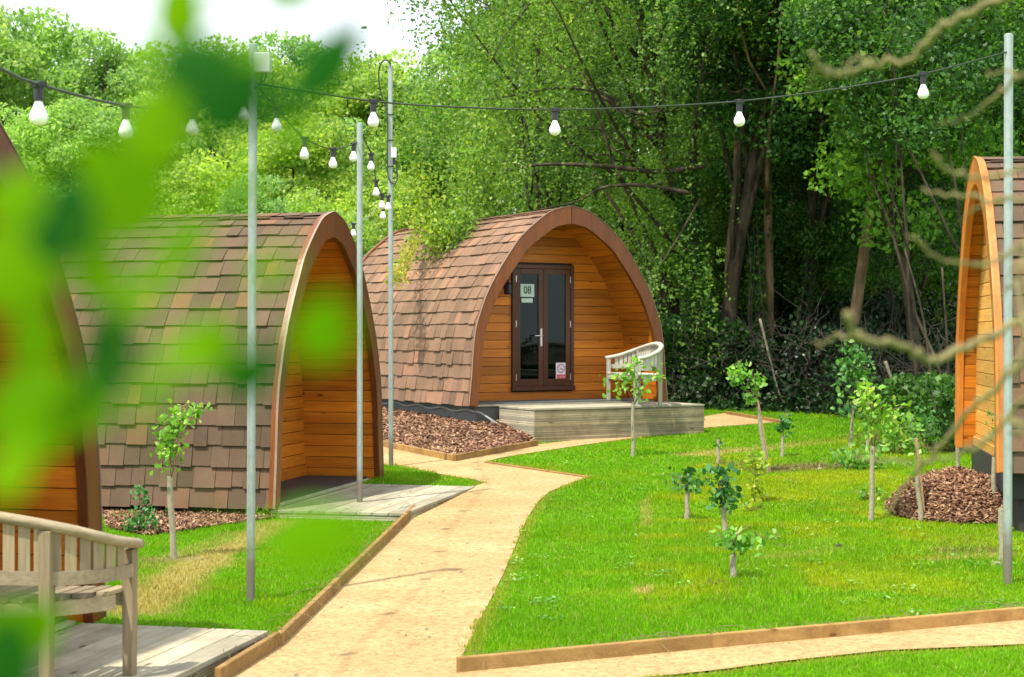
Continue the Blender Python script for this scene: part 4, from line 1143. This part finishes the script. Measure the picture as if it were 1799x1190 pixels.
# woodland twigs mass
mb = MB(); rr = random.Random(77)
for k in range(380):
    px = rr.uniform(1180, 1700); d = np.interp(px, [1180,1500,1700], [26.6,25.3,21.5])+rr.uniform(-.3,.9)
    a = Vector(W(px, d))+Vector((0,0,rr.uniform(0,1.3))); e = a+Vector((rr.gauss(0,.45), rr.gauss(0,.3), rr.uniform(-.5,.9)))
    limb(mb, a, e, rr.uniform(.004,.012), .002, rr, .35, 6)
tag(mb.build('brushwood', M['twigdark']), 'tangle of thin twigs and brushwood under the woodland edge', 'brushwood', kind='stuff')
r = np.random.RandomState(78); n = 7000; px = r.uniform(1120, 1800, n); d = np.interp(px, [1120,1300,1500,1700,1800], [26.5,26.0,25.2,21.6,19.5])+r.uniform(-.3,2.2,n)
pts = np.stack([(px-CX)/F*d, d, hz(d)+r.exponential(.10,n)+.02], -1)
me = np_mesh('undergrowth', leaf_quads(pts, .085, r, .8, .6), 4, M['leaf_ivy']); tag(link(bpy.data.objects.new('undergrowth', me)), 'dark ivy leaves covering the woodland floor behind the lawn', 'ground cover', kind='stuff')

# --- spray on the roof of the door pod
def spray(pts, n, spread, mat, leaf, label, seed, name='trailing_spray'):
    c = cat([P(*p) for p in pts], 10); o = c[0]; r = np.random.RandomState(seed); root = empty(name, o, 0, label, 'branch')
    mb = MB(); mb.tube([p-o for p in c], .008, 5); mb.build('stem', M['twigdark'], root)
    idx = r.randint(0, len(c)-1, n); t = r.rand(n)[:, None]; A = np.array([list(p-o) for p in c])
    q = A[idx]*(1-t)+A[idx+1]*t+r.normal(0, spread, (n, 3)); link(bpy.data.objects.new('foliage', np_mesh('spray', leaf_quads(q, leaf, r, .6), 4, M[mat])), root)
spray([(742,385,24.2),(735,405,24.0),(722,432,23.4),(712,455,22.9),(700,480,22.4),(694,492,22.2)], 900, .07, 'leaf_catkin', .06, 'yellow green spray trailing down the left end of the distant shingled roof', 401)
spray([(730,300,24.4),(745,350,24.2),(765,395,23.9),(775,415,23.6),(765,425,23.4)], 1500, .16, 'leaf_birch', .08, 'birch spray resting on the roof just right of the yellow spray', 402)
spray([(830,250,24.6),(822,330,24.2),(812,395,23.6),(806,418,23.2)], 1400, .15, 'leaf_birch', .08, 'birch spray hanging onto the middle of the distant shingled roof', 403)
spray([(870,180,25.6),(850,280,25.2),(860,340,24.8),(880,365,24.6)], 2000, .22, 'leaf_birch', .08, 'long hanging birch spray above the ridge of the door pod', 404)

# ------------------------------------------------------------------ saplings
def sapling(base, top, crowns, label, seed, mat='leaf_sap', leaf=.075, guard=True, gtop=None, stake=None, grow=.012, group='young saplings planted in the lawn'):
    g = G(*base); d = g.y; T = P(top[0], top[1], d); root = empty('sapling', g, 0, label, 'sapling', group); rr = random.Random(seed); r = np.random.RandomState(seed)
    mb = MB(); top_l = T-g
    for (cx, cy, rx, ry, n) in crowns[:1]:
        e = P(cx, cy-ry*.8, d)-g
    gt = (P(*(gtop or top), d)-g)
    spine = limb(mb, (0,0,0), gt, grow, grow*.7, rr, .02, 5)
    for (cx, cy, rx, ry, n) in crowns:
        e = P(cx, cy-ry*.7, d)-g
        sp = limb(mb, gt*.9, e, grow*.6, .003, rr, .12, 6)
        for q in range(4):
            p = sp[rr.randint(2,6)]; limb(mb, p, p+Vector((rr.uniform(-1,1)*rx/F*d, rr.uniform(-.5,.5)*rx/F*d, rr.uniform(-.2,.6)*rx/F*d)), .004, .002, rr, .15, 4)
    mb.build('stem', M['stem'], root, smooth=True)
    if guard:
        gm = MB(); A = Vector((0,0,-.01)); B = gt*.97
        gm.tube([A, A.lerp(B,.33)+Vector((.004,0,0)), A.lerp(B,.66)-Vector((.004,0,0)), B], [.025,.022,.021,.020], 10); gm.build('tree_guard', M['guard'], root)
    if stake:
        s = P(stake[0], stake[1], d)-g; sm = MB(); sm.beam(Vector((.03,.02,0)), s, .022, .022); sm.build('stake', M['stake'], root)
    cl = []
    for (cx, cy, rx, ry, n) in crowns:
        n = int(n*2.4)
        c = np.array(P(cx, cy, d)-g); v = r.normal(size=(n, 3))*.5; v = np.clip(v, -1.1, 1.1)
        cl.append(c+v*np.array([rx, rx*.9, ry])/F*d)
    q = np.concatenate(cl)
    link(bpy.data.objects.new('foliage', np_mesh('foliage', broad_leaves(q, leaf*.8, r), 6, M[mat])), root)
    return root
sapling((305,982),(298,832),[(298,780,26,45,70),(318,735,32,28,40),(345,722,22,14,14)], 'leafy sapling in a pale guard on the left lawn before the shingled pod', 1, leaf=.065, grow=.012)
sapling((250,938),(246,905),[(252,915,34,22,80),(245,862,16,14,14),(258,880,10,14,12)], 'small bushy shrub in the wood chips beside the nearest pod', 2, 'leaf_sap_dark', guard=False, leaf=.055, grow=.006)
sapling((1112,803),(1112,705),[(1098,672,40,24,34),(1112,645,18,16,18),(1125,690,18,14,12),(1155,655,14,18,8)], 'slender sapling standing in front of the small distant bench', 3, 'leaf_sap', leaf=.085)
sapling((1348,832),(1331,712),[(1298,660,18,24,34),(1325,672,18,22,22),(1316,700,12,18,14)], 'tallest leaning sapling on the middle lawn with a wooden stake', 4, 'leaf_sap', stake=(1331,703), leaf=.085)
sapling((1262,816),(1262,772),[(1262,780,8,8,10)], 'short bare stub in a guard, almost leafless', 5, 'leaf_sap_dark', leaf=.05)
sapling((1374,803),(1376,764),[(1378,745,15,20,26)], 'short sapling with dark leaves right of the tall leaning sapling', 6, 'leaf_sap_dark', leaf=.10)
sapling((1206,914),(1208,862),[(1208,845,34,20,46)], 'leftmost short sapling on the right lawn with a spreading dark head', 7, 'leaf_sap_dark', leaf=.075)
sapling((1273,940),(1272,888),[(1275,868,26,28,46),(1262,828,30,10,14)], 'short sapling between the spreading one and the frontmost one', 8, 'leaf_sap_dark', leaf=.085)
sapling((1287,1021),(1289,972),[(1295,950,38,20,60)], 'frontmost short sapling on the right lawn with drooping green leaves', 9, 'leaf_sap', leaf=.075)
sapling((1327,882),(1327,850),[(1328,815,26,18,46),(1330,860,16,26,22),(1336,885,24,16,18)], 'thin yellow leaved sapling at the foot of the tall leaning one', 10, 'leaf_sap_yel', guard=False, leaf=.07, grow=.006)
sapling((1493,787),(1500,700),[(1503,655,32,52,120),(1485,720,20,14,14)], 'tall bushy sapling against the dark thicket', 11, 'leaf_sap_dark', leaf=.10)
sapling((1530,917),(1534,780),[(1545,735,46,36,90),(1520,700,22,26,26)], 'sapling with a long pale guard and large clump of broad leaves', 12, 'leaf_sap', leaf=.085)
sapling((1524,792),(1526,712),[(1530,730,20,20,20)], 'slim sapling hidden behind the broad leaved clump', 13, 'leaf_sap_dark', leaf=.08)
sapling((1619,917),(1611,835),[(1612,850,6,6,3)], 'bare sapling with a tall thin stake beside the chip heap', 14, 'leaf_sap_dark', stake=(1609,770), leaf=.04)
sapling((1745,917),(1747,800),[(1748,735,18,34,16)], 'brown leaved sapling in front of the sunlit toned end wall', 15, 'leaf_sap', leaf=.05)
sapling((1760,990),(1759,890),[(1758,895,5,5,2)], 'leafless staked sapling just left of the right hand pole', 16, 'leaf_sap_dark', leaf=.04)
sapling((1682,845),(1683,745),[(1682,720,8,10,6)], 'thin guarded whip before the left edge of the right hand pod', 17, 'leaf_sap_dark', leaf=.05)
def bush(px, py, w, h, n, mat, leaf, label, seed):
    g = G(px, py); rr = random.Random(seed); r = np.random.RandomState(seed); root = empty('low_plant', g, 0, label, 'plant', 'low leafy plants on the right lawn'); mb = MB()
    for k in range(8): limb(mb, (rr.uniform(-.05,.05),0,0), Vector((rr.uniform(-1,1)*w, rr.uniform(-1,1)*w*.7, h*rr.uniform(.5,1))), .005, .002, rr, .2, 5)
    mb.build('stems', M['stem'], root); q = r.normal(size=(n,3))*np.array([w*.5,w*.4,h*.32])+np.array([0,0,h*.5]); q[:,2] = np.abs(q[:,2])
    link(bpy.data.objects.new('foliage', np_mesh('foliage', broad_leaves(q, leaf, r), 6, M[mat])), root)
bush(1510, 825, .28, .25, 200, 'leaf_sap', .08, 'low leafy plant at the foot of the tall bushy sapling', 51)
bush(1575, 800, .35, .45, 220, 'leaf_sap', .09, 'low leafy plant right of the long guarded sapling', 52)
bush(1755, 880, .12, .22, 60, 'leaf_sap_yel', .06, 'small bright plant on the chips beneath the right hand pod', 53)
bush(1800, 880, .22, .40, 120, 'leaf_sap', .09, 'leafy plant right of the end pole at the frame edge', 54)
bush(1530, 880, .18, .12, 50, 'leaf_sap', .06, 'tiny plant left of the long pale guard', 55)
bush(1620, 770, .35, .35, 160, 'leaf_sap_dark', .09, 'leafy plant behind the wooden stake near the chip heap', 56)
bush(1325, 900, .14, .10, 26, 'leaf_sap_yel', .06, 'tiny yellow plant between the short saplings', 57)
bush(1345, 950, .16, .08, 24, 'leaf_sap', .05, 'flat small weed in the middle of the right lawn', 58)
# stones and clods
rr = random.Random(9)
def stone(px, py, s, label, mat='stone'):
    g = G(px, py); bm = bmesh.new(); bmesh.ops.create_icosphere(bm, subdivisions=2, radius=s)
    for v in bm.verts: v.co *= rr.uniform(.8, 1.2); v.co.z *= .55
    me = bpy.data.meshes.new('stone'); bm.to_mesh(me); bm.free(); me.materials.append(M[mat]); o = link(bpy.data.objects.new('stone', me)); o.location = (g.x, g.y, g.z+s*.3); return tag(o, label, 'stone')
stone(1750, 995, .045, 'pale stone in the grass left of the right hand pole base')
stone(1440, 826, .035, 'small pale stone on the bare soil patch of the right lawn')
stone(1075, 1160, .02, 'tiny pebble on the front path')
M['clod'] = plain('dark_clod', (.03,.022,.014), .95, var=.4, scale=30)
for (px, py, s, lb) in ((1572,897,.06,'dark molehill near the chip heap'),(1252,1030,.035,'small dark clod left of the frontmost sapling'),(1474,962,.035,'small dark clod in the yellow grass'),(1234,926,.035,'flat dark clod beside the spreading sapling')):
    o = stone(px, py, s, lb, 'clod'); o.name = 'soil_clod'; o['category'] = 'soil clod'
# straw and twigs along the edgings and path
mb = MB(); rr = random.Random(31)
lines = [((497,1128),(728,900),70,.10),((390,1190),(490,1135),18,.10),((815,1178),(1799,1085),150,.07)]
for a, b, n, hh in lines:
    A, B_ = G(*a), G(*b)
    for k in range(n):
        p = A.lerp(B_, rr.random())+Vector((rr.gauss(0,.03), rr.gauss(0,.03), hh+.005)); e = p+Vector((rr.gauss(0,.06), rr.gauss(-.02,.06), rr.uniform(-.09,.015)))
        mb.tube([p, p.lerp(e,.5)+Vector((0,0,.012)), e], .0016, 4)
tag(mb.build('dry_straw', M['twig']), 'dry straw and roots hanging over the timber edgings', 'straw', kind='stuff')
pb = MB(); 
for k in range(1500):
    y = 6.6+9*rr.random()**1.4; x = rr.uniform(-2.5, 3.2)
    X, Y = np.array([x]), np.array([y])
    if not (inpoly(X, Y, PM)[0] or inpoly(X, Y, PF)[0]): continue
    s = rr.uniform(.0015, .004) if rr.random() < .93 else rr.uniform(.005, .011); z = H(x, y)+.014
    pb.hexa([(x-s,y-s*.8,z),(x+s*.9,y-s,z),(x+s,y+s*.7,z),(x-s*.8,y+s,z),(x-s*.6,y-s*.5,z+s),(x+s*.5,y-s*.6,z+s*.9),(x+s*.6,y+s*.4,z+s),(x-s*.5,y+s*.5,z+s*.8)])
tag(pb.build('pebbles', M['stone']), 'tiny pebbles scattered over the sandy path', 'pebbles', kind='stuff')

# ------------------------------------------------------------------ out of focus foreground
def fg_leaf(root, px, py, w, h, ang, d, mat, rr):
    """a real leaf of a few centimetres close to the lens"""
    c = P(px, py, d); L = max(w, h)/F*d; Wd = min(w, h)/F*d; a = R(ang)
    ax = Vector((math.sin(a), rr.uniform(-.25,.25), math.cos(a))).normalized(); sd = ax.cross(Vector((rr.uniform(-.3,.3), -1, rr.uniform(-.2,.3)))).normalized(); nn = ax.cross(sd)
    mb = MB(); rows = [(-.5,.0),(-.42,.5),(-.25,.95),(-.05,1.0),(.15,.8),(.33,.45),(.5,.0)]
    vs = []
    for t, ww in rows:
        for s in (-1, 0, 1): vs.append(c+ax*L*t+sd*Wd*.5*ww*s+nn*L*(.07*abs(s)*ww+.12*t*t))
    fs = []
    for i in range(len(rows)-1):
        for k in (0, 1): fs.append((i*3+k, i*3+k+1, i*3+3+k+1, i*3+3+k))
    mb.add([v-root.location for v in vs], fs); o = mb.build('leaf', M[mat], root, smooth=True)
    return c-ax*L*.5
fo = P(150, 1500, .5)
fr = empty('leafy_branch', fo, 0, 'very close blurred branch of lime green leaves hanging across the left of the view', 'branch')
LV = [(315,0,100,210,8,.42,0),(350,110,150,120,70,.44,1),(575,105,105,200,45,.46,1),(515,-14,60,100,80,.44,0),(275,215,150,210,20,.41,0),(520,170,60,110,60,.42,1),
      (410,170,130,190,50,.41,1),(200,330,200,240,-30,.40,0),(110,385,140,170,20,.45,1),(40,470,190,220,60,.40,0),(195,600,95,230,5,.44,1),(255,90,50,110,-20,.40,0),
      (70,720,200,260,75,.40,0),(160,690,120,190,20,.40,0),(330,410,80,120,30,.35,0),(370,600,110,130,60,.36,0),(440,655,90,150,70,.42,1),
      (570,575,120,140,20,.37,0),(560,945,120,200,80,.36,0),(40,1110,150,210,60,.41,0),(0,1160,140,170,20,.45,1),
      (30,340,130,170,40,.38,0),(240,520,80,130,60,.35,0),(20,820,100,150,30,.38,0),(520,235,50,90,70,.38,0),(60,590,110,150,0,.39,0),(170,470,100,150,10,.39,0),(430,120,80,140,30,.40,0),(290,470,90,140,40,.33,0),(330,620,80,130,70,.32,0),(260,690,70,120,10,.33,0),(480,470,60,110,50,.32,0),(420,330,60,100,20,.33,0)]
rr = random.Random(5); anchors = []
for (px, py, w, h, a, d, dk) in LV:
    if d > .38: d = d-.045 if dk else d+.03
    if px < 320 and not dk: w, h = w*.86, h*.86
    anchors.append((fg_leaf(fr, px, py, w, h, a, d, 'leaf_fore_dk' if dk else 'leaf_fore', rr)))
mb = MB(); stem = cat([P(150,1500,.5), P(-60,1150,.43), P(-40,850,.40), P(60,560,.39), P(180,360,.39), P(300,150,.40), P(420,-60,.41), P(600,-300,.42)], 8)
mb.tube([p-fo for p in stem], .0005, 6)
for a in anchors:
    n = min(stem, key=lambda s: (s-a).length); mb.tube([n-fo, (n+a)/2-fo+Vector((0,0,.004)), a-fo], .00025, 4)
mb.build('stem', M['leaf_fore'], fr)

TW = [([(1960,-80),(1799,-20),(1700,25),(1640,60),(1600,104),(1540,112),(1500,125),(1450,136)],.0055,.0028),
      ([(1460,136),(1440,115),(1425,92)],.0035,.003),
      ([(1960,80),(1860,110),(1790,135),(1745,172),(1700,205),(1640,220)],.0035,.0012),
      ([(1960,560),(1860,540),(1799,558),(1740,588),(1690,612),(1640,628),(1590,610),(1545,600),(1505,588),(1488,548)],.0045,.0035),
      ([(1960,700),(1850,600),(1799,640),(1740,690),(1700,722),(1660,775),(1620,820),(1590,850),(1560,905)],.0045,.002),
      ([(1960,250),(1860,280),(1760,305),(1700,312),(1655,292),(1640,275)],.0036,.0018),
      ([(1960,360),(1860,350),(1760,352),(1700,345),(1620,336)],.0035,.0015),
      ([(1960,450),(1850,430),(1799,438),(1720,462),(1650,455),(1600,415)],.003,.0015),
      ([(1960,760),(1850,690),(1799,705),(1740,770),(1690,800),(1600,812),(1500,805)],.0035,.0014),
      ([(1860,350),(1810,420),(1790,500),(1799,600),(1760,660)],.003,.0018),
      ([(1960,900),(1850,780),(1799,745),(1740,730)],.0035,.0018)]
TD = 1.9
bo = P(1960, 1300, TD)
br = empty('bare_twigs', bo, 0, 'close blurred bare twigs reaching in from the right edge', 'branch')
mb = MB(); mb.tube([P(x, y, TD)-bo for x, y in ((1960,1300),(1955,900),(1965,500),(1955,100),(1960,-300))], [.010,.009,.008,.007,.006], 8); mb.build('main_stem', M['twig'], br, smooth=True)
for i in range(16):
    bpts = random.Random(900+i).choice(TW[:11])[0]; q = random.Random(950+i); k = q.randint(1, len(bpts)-2) if len(bpts) > 3 else 1
    x, y = bpts[k]; ax, ay = q.uniform(-90,-20), q.uniform(-70,70)
    TW.append(([(x,y),(x+ax*.5,y+ay*.4+q.uniform(-12,12)),(x+ax,y+ay)], .0022, .0009))
for i, (pts, r0, r1) in enumerate(TW):
    c = cat([P(x, y, TD-.03*j*(1 if i % 2 else -1)) for j, (x, y) in enumerate(pts)], 6); n = len(c); mb = MB(); rj = random.Random(i)
    mb.tube([p-bo+Vector((0,0,rj.gauss(0,.0025))) for p in c], [(r0+(r1-r0)*k/(n-1))*1.05*rj.uniform(.85,1.15) for k in range(n)], 7); mb.build('twig', M['twig'], br, smooth=True)

# ------------------------------------------------------------------ light, sky, camera
w = bpy.data.worlds.new('World'); bpy.context.scene.world = w; w.use_nodes = True
nt = w.node_tree; nt.nodes.clear()
az = math.atan2(SUN_AZ[0], SUN_AZ[1])            # clockwise from +Y
sky = nt.nodes.new('ShaderNodeTexSky'); sky.sky_type = 'NISHITA'; sky.sun_disc = False
sky.sun_elevation = R(SUN_EL); sky.sun_rotation = az; sky.air_density = 1.0; sky.dust_density = 2.5; sky.ozone_density = 1.0
tcw = nt.nodes.new('ShaderNodeTexCoord'); cn = noise(nt, 2.2, tcw.outputs['Generated'], 6, .6)
cf = ramp(nt, cn, [(.30, (.62,.62,.62)), (.60, (.92,.92,.92))])
skyc = mix(nt, sky.outputs[0], (5.6,5.8,6.0), cf)
bg = nt.nodes.new('ShaderNodeBackground'); bg.inputs[1].default_value = .15; wo = nt.nodes.new('ShaderNodeOutputWorld')
nt.links.new(skyc, bg.inputs[0]); nt.links.new(bg.outputs[0], wo.inputs[0])
sl = bpy.data.lights.new('sun', 'SUN'); sl.energy = 3.4; sl.angle = R(1.2); sl.color = (1.0, .93, .80)
so = bpy.data.objects.new('sun', sl); link(so)
hx, hy = Vector(SUN_AZ).normalized(); sv = Vector((hx*math.cos(R(SUN_EL)), hy*math.cos(R(SUN_EL)), math.sin(R(SUN_EL))))
so.rotation_euler = (-sv).to_track_quat('-Z', 'Y').to_euler(); so.location = sv*50

cam = bpy.data.cameras.new('camera'); co = bpy.data.objects.new('camera', cam); link(co)
co.location = (0, 0, CAMZ); co.rotation_euler = (R(90), 0, 0)
cam.sensor_width = 36; cam.lens = F/1799*36; cam.clip_start = .05; cam.clip_end = 1000
cam.shift_y = -(595.0-CY)/1799
cam.dof.use_dof = True; cam.dof.focus_distance = 14.0; cam.dof.aperture_fstop = 5.0; cam.dof.aperture_blades = 0
sc = bpy.context.scene; sc.camera = co
sc.view_settings.view_transform = 'Standard'; sc.view_settings.look = 'None'; sc.view_settings.exposure = 1.0; sc.view_settings.gamma = 1
sc.cycles.max_bounces = 8; sc.cycles.transparent_max_bounces = 8; sc.cycles.diffuse_bounces = 3
